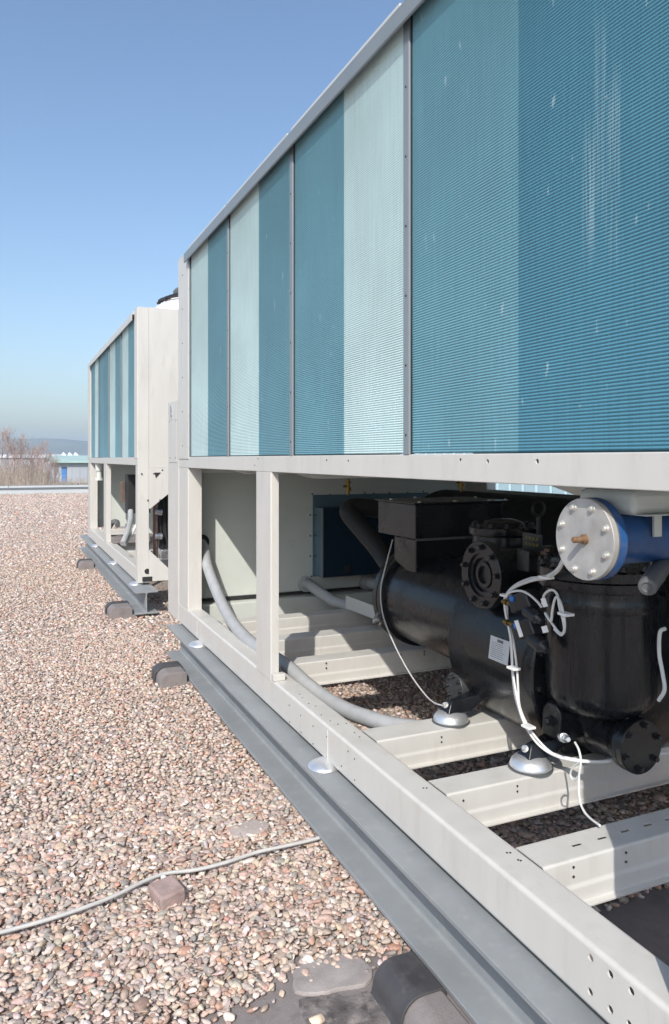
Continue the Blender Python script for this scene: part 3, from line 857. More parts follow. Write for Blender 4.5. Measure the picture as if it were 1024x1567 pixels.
for (u, v0, v1, lab) in ((533, 724, 757, 'brass valve above the black pipe elbow'), (706, 728, 752, 'small brass valve above the black drum')):
    Y = 3.62 if u < 600 else 3.0
    a, b = at_y(u, v0, Y), at_y(u, v1, Y)
    t = thing('brass_valve', tuple(b), lab, 'valve')
    MB().lathe(b, a - b, [(0, .009), (.02, .009), (.02, .016), (.04, .016), (.04, .010), (.06, .010), (.06, .014), (.075, .014), (.075, .008), ((a - b).length + .03, .008)], 12).build('valve_body', 'brass', t)
    MB().cyl(b + Vector((-.03, 0, .045)), b + Vector((0, 0, .045)), .006, n=10).build('stem', 'brass', t)

# ------------------------------------------------------------------ the screw compressor
cx, cD = 1.75, .63
cp = thing('screw_compressor', (1.75, 2.2, RAIL_T), 'big black screw compressor standing on silver domed feet', 'compressor')
def axis_y(y0, prof, D=cD, x=cx, n=56): return MB().lathe((x, y0, zd(D)), (0, -1, 0), prof, n)
mot = axis_y(3.03, [(0, 0), (0, .20), (.012, .226), (.045, .226), (.05, .21), (.055, .226), (.085, .226), (.09, .206), (.40, .206), (.72, .215)]).build('motor_housing', 'black', cp)
# rotor housing: wide barrel with a flat shoulder
prof = [(0, .0), (0, .24), (.02, .288), (.035, .297), (.50, .297)]
rot_ = axis_y(2.31, prof, .655).build('rotor_housing', 'black', cp)
jf = axis_y(1.835, [(0, 0), (0, .318), (.004, .322), (.05, .322), (.055, .316), (.055, 0)], .655).build('joint_flange', 'black', cp)
BOLT = MB().hexbolt((0, 0, 0), (0, 0, 1), .0085, .014).mesh('bolt', 'blackbolt')
BOLTS = MB().hexbolt((0, 0, 0), (0, 0, 1), .012, .018).mesh('bolt', 'blackbolt')
BOLTM = MB().hexbolt((0, 0, 0), (0, 0, 1), .0058, .009).mesh('bolt', 'blackbolt')
for k in range(18):
    a = 2 * math.pi * k / 18 + .1
    share('bolt', BOLT, (cx + .300 * math.cos(a), 1.779, zd(.655) + .300 * math.sin(a)), jf, orient((0, -1, 0)))
axis_y(1.78, [(0, .27), (.10, .25), (.14, .20), (.15, 0)], .655).build('discharge_cover', 'black', cp)
# suction flange, facing the viewer's side
sc = at_x(735, 880, 1.45)
sf = MB().lathe(sc + Vector((.30, 0, 0)), (-1, 0, 0), [(0, .085), (.255, .085), (.262, .105), (.268, .113), (.298, .113), (.300, .111), (.300, .072), (.292, .070), (.292, .058), (.280, .054), (.280, .045), (.288, .043), (.288, .030), (.276, .027), (.276, 0)], 48).build('suction_flange', 'black', cp)
for k in range(9):
    a = 2 * math.pi * k / 9 + .25
    share('bolt', BOLT, sc + Vector((-.0005, .094 * math.cos(a), .094 * math.sin(a))), sf, orient((-1, 0, 0)))
# upright neck with bolted top flange
nx, ny = 1.70, 2.284
nk = MB().lathe((nx, ny, zd(.46)), (0, 0, 1), [(0, .15), (.06, .128), (.10, .115), (.175, .113), (.18, .124), (.185, .126), (.205, .126), (.208, .118), (.209, .08), (.225, .07), (.235, .04), (.236, 0)], 44).build('suction_neck', 'black', cp)
for k in range(12):
    a = 2 * math.pi * k / 12
    share('bolt', BOLT, (nx + .108 * math.cos(a), ny + .108 * math.sin(a), zd(.46) + .2085), nk, orient((0, 0, 1)))
# oil separator
ox, oy = 1.6, 1.686
osr = MB().lathe((ox, oy, zd(.745)), (0, 0, 1), [(0, 0), (.003, .06), (.012, .105), (.03, .138), (.055, .153), (.085, .157), (.31, .157), (.315, .160), (.33, .162), (.345, .160), (.35, .157), (.37, .157), (.375, .176), (.38, .178), (.40, .178), (.403, .172), (.405, .178), (.43, .178), (.435, .17), (.44, .10), (.44, 0)], 64).build('oil_separator', 'sep', cp)
for k in range(16):
    a = 2 * math.pi * k / 16
    share('bolt', BOLT, (ox + .166 * math.cos(a), oy + .166 * math.sin(a), zd(.745) + .437), osr, orient((0, 0, 1)))
# strainer pointing towards the viewer
fc = at_y(982, 1143, 1.535)
stn = MB().lathe((fc.x, 1.80, fc.z), (0, -1, 0), [(0, .045), (.01, .056), (.185, .056), (.205, .066), (.225, .075), (.24, .076), (.243, .0745), (.246, .076), (.264, .076), (.266, .074), (.266, 0)], 44).build('strainer', 'black', cp)
for k in range(6):
    a = 2 * math.pi * k / 6 + .35
    share('bolt', BOLT, (fc.x + .060 * math.cos(a), fc.y - .0005, fc.z + .060 * math.sin(a)), stn, orient((0, -1, 0)))
# web between separator and strainer
MB().box(fc.x - .028, fc.x + .028, 1.56, 1.72, fc.z + .02, zd(.715)).build('web', 'black', cp, bev=.012)
# terminal box on the motor
tb = MB(); tb.box(1.60, 2.05, 2.761, 3.11, zd(.346), zd(.196)); box1 = tb.build('terminal_box', 'black', cp, bev=.004)
mb = MB(); mb.prism([(2.761, zd(.3465)), (2.761, zd(.51)), (2.80, zd(.505)), (2.955, zd(.455)), (2.955, zd(.3465))], 'x', 1.602, 1.95); mb.build('terminal_neck', 'black', cp, bev=.004)
MB().box(1.588, 2.09, 2.748, 3.125, zd(.195), zd(.188)).build('box_lid', 'black', cp, bev=.002)
LIDB = MB().lathe((0, 0, 0), (0, 0, 1), [(0, .008), (.004, .008), (.007, .004), (.007, 0)], 12).mesh('lid_screw', 'zinc')
for (x, y) in ((1.62, 2.765), (1.80, 2.765), (1.98, 2.765), (2.07, 2.765), (1.61, 3.0), (1.80, 3.11), (2.07, 3.0)):
    share('lid_screw', LIDB, (x, y, zd(.188) + .0003), box1)
MB().box(1.601, 2.05, 2.757, 2.7605, zd(.352), zd(.342)).build('box_seam', 'grey_plastic', box1)
# eye and label plates
p = at_x(642, 932, 1.56)
tor = MB(); tor.tube([p + Vector((-.012, .02 * math.cos(a), .02 * math.sin(a))) for a in np.linspace(0, 2 * math.pi, 13)], .0035, 8, 3); tor.build('pull_ring', 'blackbolt', cp)
MB().box(p.x - .012, p.x + .03, p.y + .02, p.y + .055, p.z - .014, p.z + .014).build('ring_lug', 'blackbolt', cp, bev=.004)
# small oil flange facing the viewer's side
q = at_x(694, 1053, 1.475)
of = MB().lathe(q + Vector((.09, 0, 0)), (-1, 0, 0), [(0, .045), (.05, .045), (.055, .056), (.085, .056), (.088, .054), (.088, .0)], 32).build('oil_flange', 'cast', cp)
for k in range(8):
    a = 2 * math.pi * k / 8
    share('bolt', BOLTM, q + Vector((.002, .042 * math.cos(a), .042 * math.sin(a))), of, orient((-1, 0, 0)))
# feet: triangular brackets on silver isolators
ISO = MB().lathe((0, 0, 0), (0, 0, 1), [(0, .058), (.003, .061), (.006, .061), (.010, .060), (.020, .056), (.030, .046), (.036, .030), (.038, .0)], 44).mesh('isolator', 'dome', 50)
WASH = MB().lathe((0, 0, 0), (0, 0, 1), [(0, .066), (.002, .066), (.002, 0)], 32).mesh('isolator_pad', 'grey_plastic')
for (x, y, s_) in ((1.413, 2.195, 1), (1.417, 1.772, 1), (2.087, 2.195, -1), (2.087, 1.772, -1)):
    z = RAIL_T - .0022
    ft = MB()
    hgt = zd(.815)
    ft.add([(x - .030 * s_, y - .030, z + .035), (x + .06 * s_, y - .034, z + .035), (x + .06 * s_, y + .034, z + .035), (x - .030 * s_, y + .030, z + .035),
            (x - .004 * s_, y - .008, hgt - .024), (x + .15 * s_, y - .04, hgt), (x + .15 * s_, y + .04, hgt), (x - .004 * s_, y + .008, hgt - .024)],
           [(0, 3, 2, 1), (4, 5, 6, 7), (0, 1, 5, 4), (1, 2, 6, 5), (2, 3, 7, 6), (3, 0, 4, 7)])
    f_ = ft.build('foot', 'black', cp, bev=.004)
    share('isolator_pad', WASH, (x, y, z + .0002), f_)
    share('isolator', ISO, (x, y, z + .0024), f_)
    share('foot_bolt', MB().hexbolt((0, 0, 0), (0, 0, 1), .008, .012).mesh('foot_bolt', 'zinc'), (x - .027 * s_, y - .010, z + .062), f_, orient((-.7 * s_, -.3, .6)))
# rating plate with its lines of print
def on_barrel(u, v, R_=.2975, D=.655):
    # where a sight line meets the side of the rotor housing
    d = sight(u, v); ca, cb = d.x, d.z
    A = ca * ca + cb * cb; B = -2 * (ca * cx + cb * (-D)); Cc = cx * cx + D * D - R_ * R_
    k = (-B - math.sqrt(max(B * B - 4 * A * Cc, 0))) / (2 * A)
    return Vector((d.x * k, d.y * k, H + d.z * k))
c00, c10, c11, c01 = [on_barrel(u, v) for (u, v) in ((751, 972), (781, 980), (781, 1019), (751, 1008))]
nrm = Vector((c00.x + c11.x - 2 * cx, 0, c00.z + c11.z - 2 * zd(.655))).normalized()
ctr = (c00 + c11) / 2 + nrm * .004
yv = Vector((0, 1, 0)); up = Vector((-nrm.z, 0, nrm.x)); up = up if up.z > 0 else -up
hw, hh = abs(c10.y - c00.y) / 2, (c00 - c01).length / 2
def plate_quad(mb, a0, a1, b0, b1, off, th):
    vs = []
    for o in (off, off + th):
        for (a, b) in ((a0, b0), (a1, b0), (a1, b1), (a0, b1)): vs.append(ctr - yv * (a * hw) + up * (b * hh) + nrm * o)
    mb.add(vs, [(0, 3, 2, 1), (4, 5, 6, 7), (0, 1, 5, 4), (1, 2, 6, 5), (2, 3, 7, 6), (3, 0, 4, 7)])
mb = MB(); plate_quad(mb, -1, 1, -1, 1, 0, .0012); rp_ = mb.build('rating_plate', 'plate', cp)
mb = MB(); plate_quad(mb, -.25, .35, .62, .86, .0013, .0003)
for k in range(8):
    b = .46 - k * .17
    for (a0, a1) in ((-.82, -.3 + .2 * random.random()), (-.15, .3 + .3 * random.random())): plate_quad(mb, a0, a1, b, b + .035, .0013, .0003)
mb.build('print', 'grey_plastic', rp_)
# valve blocks with blue caps on the joint
vb = thing('solenoid_valves', tuple(at_x(800, 990, 1.43)), 'pair of black solenoid valves with blue caps and white tags', 'valves')
for (u, v, ang) in ((800, 921, 18), (806, 962, 14)):
    p = at_x(u, v, 1.395); a = R(ang)
    blk = MB().box(-.03, .03, -.048, .03, -.026, .026).build('valve_block', 'blackbolt', None, bev=.006); blk.location = p; blk.rotation_euler = (R(-24), 0, R(10)); put(blk, vb)
    cap = MB().lathe((0, 0, 0), (-1, 0, 0), [(0, .009), (.004, .009), (.006, .006), (.006, 0)], 16).build('cap', 'bluecap', None); cap.location = p + Vector((-.031, .008, .010)); put(cap, vb)
    coilb = MB().lathe((0, 0, 0), (0, -1, -.35), [(0, .022), (.05, .022), (.055, .016), (.07, .010)], 18).build('coil_can', 'blackbolt', None); coilb.location = p + Vector((-.005, -.03, -.018)); put(coilb, vb)
for (u, v, w, h, rz) in ((833, 922, .007, .012, .4), (794, 962, .006, .024, .5), (834, 963, .009, .009, .3)):
    p = at_x(u, v, 1.345); tg = MB().box(-.001, .001, -w, w, -h, h).build('tag', 'white', None); tg.location = p; tg.rotation_euler = (R(-20), 0, rz); put(tg, vb)
for (u, v) in ((776, 922), (778, 953)):
    p = at_x(u, v, 1.385)
    MB().lathe(p + Vector((0, .022, 0)), (0, -1, 0), [(0, .006), (.01, .006), (.01, .009), (.022, .009), (.022, .006), (.05, .006)], 10).build('brass_union', 'brass', vb)
# yellow-lettered tag high on the compressor
p = at_x(815, 830, 1.60)
pl = MB().box(p.x - .002, p.x, p.y - .05, p.y + .05, p.z - .028, p.z + .03).build('tag_plate', 'blackbolt', cp, bev=.002)
mb = MB()
for k in range(2):
    for j in range(4): mb.box(p.x - .0032, p.x - .0022, p.y + .034 - j * .018 - .013, p.y + .034 - j * .018, p.z + .008 - k * .02, p.z + .018 - k * .02)
mb.build('print', 'yellow', pl)
p = at_x(800, 860, 1.5)
MB().box(p.x - .002, p.x + .01, p.y - .03, p.y + .03, p.z - .03, p.z + .04).build('lug_plate', 'black', cp, bev=.008)
# gauge eye behind the neck
p = at_y(824, 779, 2.1)
mb = MB(); mb.tube([p + Vector((.026 * math.cos(a), 0, .026 * math.sin(a))) for a in np.linspace(0, 2 * math.pi, 13)], .0055, 8, 3); mb.build('lifting_eye', 'blackbolt', cp)
MB().cyl(p + Vector((0, 0, -.09)), p + Vector((0, 0, -.025)), .008, n=14).build('eye_shank', 'blackbolt', cp)
for (u, v) in ((830, 846), (835, 842)):
    p = at_x(u, v, 1.5); MB().lathe(p, (-.4, -1, .1), [(0, .006), (.012, .006), (.012, .004), (.025, .004)], 10).build('copper_stub', 'copper', cp)
# scuffs are in the paint; a dark drain elbow under the joint
p = at_x(846, 1105, 1.46)
mb = MB(); mb.prism([(p.y - .03, p.z - .05), (p.y + .05, p.z - .05), (p.y + .05, p.z + .03), (p.y + .025, p.z + .055), (p.y - .01, p.z + .055), (p.y - .03, p.z + .03)], 'x', p.x, p.x + .1); mb.build('drain_block', 'black', cp, bev=.006)
share('bolt', BOLTS, (p.x - .0005, p.y + .01, p.z), cp, orient((-1, 0, 0)))

# pressure sensor with white lead
a = at_x(861, 1128, 1.43); b = at_x(880, 1136, 1.385)
sn = thing('pressure_sensor', tuple(a), 'silver pressure sensor with a white lead by the strainer', 'sensor')
d = b - a
MB().lathe(a, d, [(-.02, .009), (0, .009), (0, .013), (.016, .013), (.016, .010), (.035, .011), (.038, .007), (.055, .006), (.055, 0)], 18).build('sensor_body', 'silver', sn)
lead = [b + d.normalized() * .0] + [at_x(u, v, x) for (u, v, x) in ((886, 1148, 1.375), (889, 1166, 1.37), (886, 1190, 1.365), (887, 1222, 1.36), (893, 1240, 1.35), (903, 1252, 1.34), (918, 1263, 1.33))]
MB().tube(lead, .0030, 8).build('lead', 'cable', sn)
lp2 = [at_x(u, v, 1.372) for (u, v) in ((889, 1166), (879, 1172), (873, 1184), (878, 1194), (886, 1186), (888, 1175))]
MB().tube(lp2, .0026, 8).build('lead', 'cable', sn)

# ------------------------------------------------------------------ white wire bundle
def crop2(x, y): return 660 + .3555 * x, 730 + .3555 * y
wb = thing('wire_bundle', tuple(at_x(780, 1000, 1.4)), 'bundle of white cables running down the front of the compressor', 'cables')
main = [(570, 360), (540, 402), (490, 432), (430, 445), (360, 475), (320, 515), (318, 560), (328, 620), (345, 700), (350, 820), (360, 900), (378, 990), (408, 1075), (460, 1150), (530, 1198), (620, 1222), (720, 1226), (800, 1215), (900, 1200), (1024, 1188)]
XS = [1.30, 1.31, 1.34, 1.36, 1.375, 1.385, 1.385, 1.39, 1.395, 1.40, 1.40, 1.40, 1.40, 1.42, 1.44, 1.47, 1.52, 1.58, 1.66, 1.75]
for (ox_, oy_, ddx) in ((0, 0, 0), (11, 3, .006), (-4, -9, .010)):
    pts = []
    for i, ((x, y), X) in enumerate(zip(main, XS)):
        w = .6 + .4 * math.sin(i * 1.7 + ox_)
        u, v = crop2(x + ox_ * w * 1.1 * (1.6 if 8 <= i <= 14 else .8), y + oy_ * w); pts.append(at_x(u, v, X + ddx))
    MB().tube(pts, .0036, 9).build('cable', 'cable', wb)
loop = [(420, 540), (380, 500), (340, 490), (330, 520)]
MB().tube([at_x(*crop2(x, y), 1.37) for (x, y) in ((318, 512), (345, 495), (385, 490), (420, 505), (455, 535), (475, 560))], .0034, 9).build('cable', 'cable', wb)
MB().tube([at_x(*crop2(x, y), X) for (x, y, X) in ((478, 545, 1.36), (488, 505, 1.35), (518, 486, 1.345), (542, 505, 1.34), (552, 560, 1.34), (568, 620, 1.34), (572, 668, 1.34), (550, 668, 1.34), (520, 630, 1.345), (490, 585, 1.35))], .0034, 9).build('cable', 'cable', wb)
MB().tube([at_x(*crop2(x, y), X) for (x, y, X) in ((492, 590, 1.345), (515, 620, 1.335), (522, 570, 1.335), (535, 520, 1.335), (552, 530, 1.33), (570, 590, 1.33), (574, 650, 1.33), (560, 680, 1.335), (530, 655, 1.345))], .0034, 9).build('cable', 'cable', wb)
for (x, y, X, vert) in ((488, 432, 1.335, 1), (318, 510, 1.375, 0), (348, 823, 1.388, 0), (412, 1075, 1.388, 0), (572, 590, 1.328, 0)):
    p = at_x(*crop2(x, y), X)
    MB().box(p.x - .008, p.x + .018, p.y - .019, p.y + .017, p.z - .0035, p.z + .0035).build('cable_tie', 'white', wb, bev=.001)
rw = MB().tube([at_x(u, v, 1.55) for (u, v) in ((1018, 962), (1010, 968), (1009, 1000), (1014, 1030), (1017, 1055), (1008, 1072))], .005, 9).build('wire', 'cable')
tag(rw, 'single grey-white wire hanging at the right behind the black separator', 'wire')
cl = MB().tube([at_x(601, 826, 1.58), at_x(592, 860, 1.53), at_x(583, 900, 1.5), at_x(586, 940, 1.49), at_x(603, 985, 1.47), at_x(627, 1030, 1.46), at_x(650, 1062, 1.44), at_x(664, 1075, 1.42), at_x(678, 1080, 1.415)], .0030, 9).build('capillary_line', 'cablegrey')
tag(cl, 'thin grey line looping down from the motor to a foot', 'line')

# ------------------------------------------------------------------ water pipe with blank flange
fX = 1.03
fcn = at_x(893, 825, fX)
wp = thing('water_pipe', tuple(fcn), 'blue water pipe closed by a silver bolted blank flange', 'pipe')
dx = Vector((1, 0, 0))
MB().lathe(fcn + dx * .012, (-1, 0, 0), [(0, .080), (.011, .080), (.012, .079), (.012, 0)], 64).build('blank_flange', 'steel', wp)
MB().lathe(fcn + dx * .0165, (-1, 0, 0), [(0, .079), (.0043, .079)], 64).build('gasket', 'gasket', wp)
MB().lathe(fcn + dx * .017, (1, 0, 0), [(0, .0795), (.002, .0805), (.016, .0805), (.018, .078), (.020, .064), (.034, .055), (.036, .054)], 64).build('pipe_flange', 'blue', wp)
MB().lathe(fcn + dx * .052, (1, 0, 0), [(0, .0535), (.155, .0535)], 48).build('pipe', 'blue', wp)
MB().lathe(fcn + dx * .208, (1, 0, 0), [(0, .054), (.0, .066), (.006, .069), (.05, .069), (.056, .066), (.056, .054)], 48).build('coupling', 'rust', wp)
MB().lathe(fcn + dx * .262, (1, 0, 0), [(0, .0535), (.9, .0535)], 40).build('pipe', 'blue', wp)
FB = MB().lathe((0, 0, 0), (0, 0, 1), [(-.002, .0078), (.0010, .0078), (.0010, .0056), (.0065, .0056), (.0078, .0040), (.0078, 0)], 12).mesh('flange_bolt', 'zinc')
for k in range(8):
    a = 2 * math.pi * k / 8 + R(22)
    share('flange_bolt', FB, fcn + Vector((-.0003, .0655 * math.cos(a), .0655 * math.sin(a))), wp, orient((-1, 0, 0)))
c0 = fcn + Vector((0, -.004, 0))
MB().lathe(c0 + dx * .001, (-1, 0, 0), [(0, .0105), (.006, .0100), (.008, .0062), (.029, .0062), (.031, .005), (.031, 0)], 16).build('drain_stub', 'rust', wp)
# hanger strap and grey drain fitting further back
p = at_y(1000, 805, 1.08); MB().box(p.x - .010, p.x + .010, 1.068, 1.074, p.z - .02, p.z + .06).build('hanger_strap', 'cream_in', wp, bev=.001)
dr = thing('drain_valve', tuple(at_y(1000, 885, 1.10)), 'grey plastic drain fitting hanging below the blue pipe', 'valve')
a, b = at_y(1012, 868, 1.11), at_y(990, 899, 1.05)
MB().lathe(a, b - a, [(-.03, .016), (0, .0185), ((b - a).length - .008, .0185), ((b - a).length - .002, .0165), ((b - a).length, .010), ((b - a).length - .003, .008), ((b - a).length - .003, 0)], 28).build('fitting', 'grey_plastic', dr)
MB().box(a.x - .012, a.x + .012, a.y + .002, a.y + .02, a.z - .01, a.z + .04).build('bracket', 'grey_plastic', dr, bev=.004)

# ------------------------------------------------------------------ hoses
h1 = [at_y(308, 829, 4.66), at_y(313, 842, 4.58), at_x(318, 868, 1.115), at_x(333, 908, 1.11), at_x(352, 946, 1.10), at_x(378, 978, 1.10), at_x(410, 1000, 1.115), at_x(440, 1020, 1.14), at_x(468, 1046, 1.165), at_x(500, 1070, 1.20), at_x(533, 1088, 1.225), at_x(566, 1100, 1.255), at_x(605, 1111, 1.30), at_x(650, 1116, 1.37), at_x(690, 1116, 1.46)]
ho = thing('conduit_hose', tuple(h1[0]), 'long grey conduit hose curving from the wall past the near post', 'hose')
MB().tube(h1, .031, 16, 5).build('hose', 'hose', ho)
MB().lathe(h1[0] + Vector((0, -.008, 0)), (0, -1, 0), [(0, .048), (.012, .048), (.016, .042), (.02, .036)], 24).build('gland', 'blackbolt', ho)
h2 = [at_y(466, 893, 4.655), at_y(476, 897, 4.5), at_y(492, 908, 4.32), at_y(512, 920, 4.2), at_y(532, 926, 4.12), at_y(552, 930, 4.0)]
h2o = thing('conduit_hose', tuple(h2[0]), 'short grey hose from the wall to a cream bracket', 'hose')
MB().tube(h2, .034, 16, 5).build('hose', 'hose', h2o)
MB().lathe(h2[0] + Vector((0, -.008, 0)), (0, -1, 0), [(0, .052), (.03, .052), (.034, .04)], 22).build('gland', 'hose', h2o)
h3 = thing('conduit_stub', tuple(at_y(565, 890, 4.6)), 'short grey conduit stub with ribbed collar behind the motor end', 'conduit')
p = at_y(558, 889, 4.645)
MB().lathe(p, (.25, -1, -.05), [(0, .055), (.02, .055), (.022, .045), (.035, .045), (.037, .055), (.055, .055), (.057, .04), (.3, .04)], 22).build('stub', 'hose', h3)
br = [at_y(u, v, y) for (u, v, y) in ((529, 911, 4.02), (582, 931, 3.45), (582, 951, 3.45), (529, 931, 4.02))]
mb = MB(); nrm2 = (br[1] - br[0]).cross(br[3] - br[0]).normalized() * .004
mb.add([tuple(q) for q in br] + [tuple(q + nrm2) for q in br], [(0, 1, 2, 3), (7, 6, 5, 4), (0, 4, 5, 1), (1, 5, 6, 2), (2, 6, 7, 3), (3, 7, 4, 0)])
bk = mb.build('bracket', 'cream'); tag(bk, 'tilted cream sheet bracket between hose and motor end', 'bracket')
p = at_x(577, 944, 1.50)
dv = MB().lathe(at_x(584, 935, 1.56), at_x(575, 956, 1.5) - at_x(584, 935, 1.56), [(0, .016), (.05, .016), (.05, .020), (.075, .020), (.078, .012), (.10, .012)], 16).build('drain_plug', 'silver')
tag(dv, 'dark steel plug under the motor end beside the cream bracket', 'plug')

# ------------------------------------------------------------------ the far chiller
far = thing('air_chiller', (1.0, 8.3, RAIL_B), 'smaller-looking cream chiller farther along the roof with narrow blue panels', 'chiller')
FE = [6.45, 7.26, 8.19, 9.146, 10.02]
FT = [('coil_mid_reflect', 'coil_pale_reflect'), ('coil_mid_reflect', 'coil_pale_reflect'), ('coil_blue_reflect', 'coil_mid_reflect'), ('coil_pale_reflect', 'coil_mid_reflect')]
chiller_body(far, 6.29, 10.33, FE, FT, False)
def fpost(y0, y1, z0, z1, d=.09, x=1.0): return MB().box(x, x + d, y0, y1, z0, z1).build('post', 'cream', far, bev=.003)
fpost(6.291, 6.44, H + .001, H + 1.254, x=.995); fpost(10.03, 10.329, H + .001, H + 1.25, x=.995)
fpost(6.291, 6.40, RAIL_T + .001, H - .056); fpost(10.05, 10.329, RAIL_T + .001, H - .056); fpost(8.38, 8.62, RAIL_T + .001, H - .056, .05)
MB().box(1.09, 3.235, 6.280, 6.2895, H - .075, H + 1.262).build('end_panel', 'cream', far, bev=.002)
MB().box(1.0, 1.0895, 6.278, 6.2895, RAIL_B, H + 1.258).build('corner_cover', 'cream', far, bev=.002)
MB().box(1.09, 3.2, 10.30, 10.32, RAIL_T, H - .01).build('bulkhead', 'cream_in', far)
MB().box(1.45, 3.2, 8.72, 8.74, RAIL_T, H - .01).build('inner_panel', 'cream_in', far)
# gussets of the open end
zt = H - .0755
mb = MB(); mb.prism([(1.0905, zt), (1.50, zt), (1.50, zt - .02), (1.10, zt - .34), (1.0905, zt - .34)], 'y', 6.272, 6.279); g1 = mb.build('gusset', 'cream', far, bev=.001)
mb = MB(); mb.prism([(1.0905, RAIL_B + .01), (1.9, RAIL_B + .01), (1.9, RAIL_T - .02), (1.26, RAIL_T - .02), (1.10, RAIL_T + .14), (1.0905, RAIL_T + .14)], 'y', 6.272, 6.279); g2 = mb.build('gusset', 'cream', far, bev=.001)
dots(far, [(1.03 + i * .05, 6.271, zt - .05 - (i % 2) * .22) for i in range(4)] + [(1.2, 6.271, zt - .02)], (0, -1, 0), .007)
mb = MB(); mb.prism([(1.135, zt - .04), (1.185, zt - .04), (1.145, zt - .085)], 'y', 6.268, 6.2715); mb.build('gusset_slot', 'ink', g1)
MB().lathe((1.075, 6.276, RAIL_B + .095), (0, -1, 0), [(0, .022), (.003, .022)], 20).build('rail_hole', 'ink', far)
MB().box(1.035, 1.115, 6.268, 6.274, RAIL_B + .012, RAIL_B + .05).build('rail_slot', 'ink', far)
for y in (6.34, 7.7, 9.3): share('isolator_foot', FOOT, (.996, y, BZ1 + .0005), far)
for y in (6.7, 7.5, 8.3, 9.1, 9.9): cross(y, y + .1, far)
# copper pipework and dark wiring in its end bay
pw = thing('copper_pipework', (1.35, 6.6, RAIL_T), 'copper pipes and black lines inside the end bay of the far chiller', 'pipes')
MB().tube([(1.17, 6.42, zd(.87)), (1.17, 6.42, zd(.30)), (1.19, 6.42, zd(.25)), (1.26, 6.42, zd(.24)), (1.7, 6.42, zd(.24))], .022, 12, 5).build('copper_pipe', 'copper', pw)
MB().tube([(1.16, 6.40, zd(.45)), (1.22, 6.40, zd(.46))], .03, 10, 2).build('clamp', 'silver', pw)
MB().tube([(1.16, 6.40, zd(.66)), (1.22, 6.40, zd(.665))], .03, 10, 2).build('clamp', 'silver', pw)
for k in range(5):
    x = 1.235 + k * .03
    MB().tube([(x, 6.5, H - .09), (x - .02, 6.48, zd(.3)), (x + .01 * (k - 2), 6.46, zd(.6)), (x + .02, 6.45, zd(.86))], .020, 9, 5).build('black_line', 'blackdull', pw)
MB().box(1.22, 1.7, 6.42, 6.6, zd(.86), zd(.78)).build('valve_rack', 'silver', pw, bev=.006)
MB().box(1.24, 1.9, 6.62, 6.66, zd(.88), H - .09).build('back_plate', 'ink', pw)
# black switch box, hose and fittings seen under its coils
sbx = thing('switch_box', (1.5, 7.6, RAIL_T), 'black switch box with orange edge under the far chiller coils', 'switch box')
a, b = at_y(192, 726, 7.6), at_y(206, 784, 7.6)
MB().box(a.x, a.x + .22, 7.45, 7.62, b.z, a.z).build('casing', 'ink', sbx, bev=.004)
a, b = at_y(185, 737, 7.62), at_y(189, 768, 7.62)
MB().box(a.x, a.x + .03, 7.58, 7.63, b.z, a.z).build('orange_edge', 'copper', sbx, bev=.002)
a = at_y(200, 784, 7.4)
hz = thing('conduit_hose', tuple(a), 'white flexible hose hanging below the black switch box', 'hose')
MB().tube([at_y(200, 782, 7.4), at_y(200, 795, 7.3), at_y(196, 812, 7.1), at_y(188, 832, 6.95)], .027, 12, 5).build('hose', 'hose', hz)
MB().tube([at_y(209, 803, 7.2), at_y(200, 820, 7.1), at_y(191, 834, 7.0)], .014, 10, 4).build('hose', 'white', hz)
fv = thing('pipe_fitting', tuple(at_y(178, 805, 8.3)), 'dark elbow fitting low inside the far chiller', 'fitting')
MB().tube([at_y(168, 806, 8.5), at_y(173, 799, 8.4), at_y(179, 799, 8.3), at_y(180, 804, 8.2)], .028, 12, 4).build('elbow', 'grey_plastic', fv)
MB().box(at_y(166, 809, 8.6).x, at_y(206, 809, 7.9).x + .3, 8.2, 8.6, RAIL_T + .001, RAIL_T + .06).build('tray', 'felt', fv, bev=.006)
pvp = thing('shutoff_valve', tuple(at_y(152, 727, 9.6)), 'small pale valve and pipe at the far end of the far chiller', 'valve')
MB().lathe(at_y(152, 735, 9.6), (0, 0, 1), [(0, .05), (.03, .05), (.03, .03), (.12, .03), (.12, .045), (.3, .05)], 16).build('valve_body', 'cream_in', pvp)

def fan(x, y, parent, r=.43):
    z = H + 1.246
    f = MB().lathe((x, y, z), (0, 0, 1), [(0, r + .05), (.10, r + .02), (.16, r - .02), (.20, r - .08), (.225, r - .10), (.225, r - .13)], 40).build('fan_shroud', 'farwhite', parent)
    g = MB()
    for k in range(9):
        rr = (r - .05) * (1 - k / 10)
        zz = z + .19 + .13 * (1 - (rr / r) ** 2)
        g.tube([(x + rr * math.cos(a), y + rr * math.sin(a), zz) for a in np.linspace(0, 2 * math.pi, 25)], .012, 5, 1)
    for k in range(14):
        a = 2 * math.pi * k / 14
        g.tube([(x + (r - .03) * q * math.cos(a), y + (r - .03) * q * math.sin(a), z + .19 + .13 * (1 - q * q)) for q in (1, .7, .4, .1)], .010, 5, 3)
    g.build('fan_guard', 'ink', f)
    MB().lathe((x - .05, y, z + .22), (0, 0, 1), [(0, .19), (.10, .20), (.125, .18), (.13, 0)], 24).build('fan_motor', 'grey_plastic', f)
    return f
for (x, y) in ((1.68, 6.95), (2.7, 6.95), (1.68, 7.95)): fan(x, y, far)

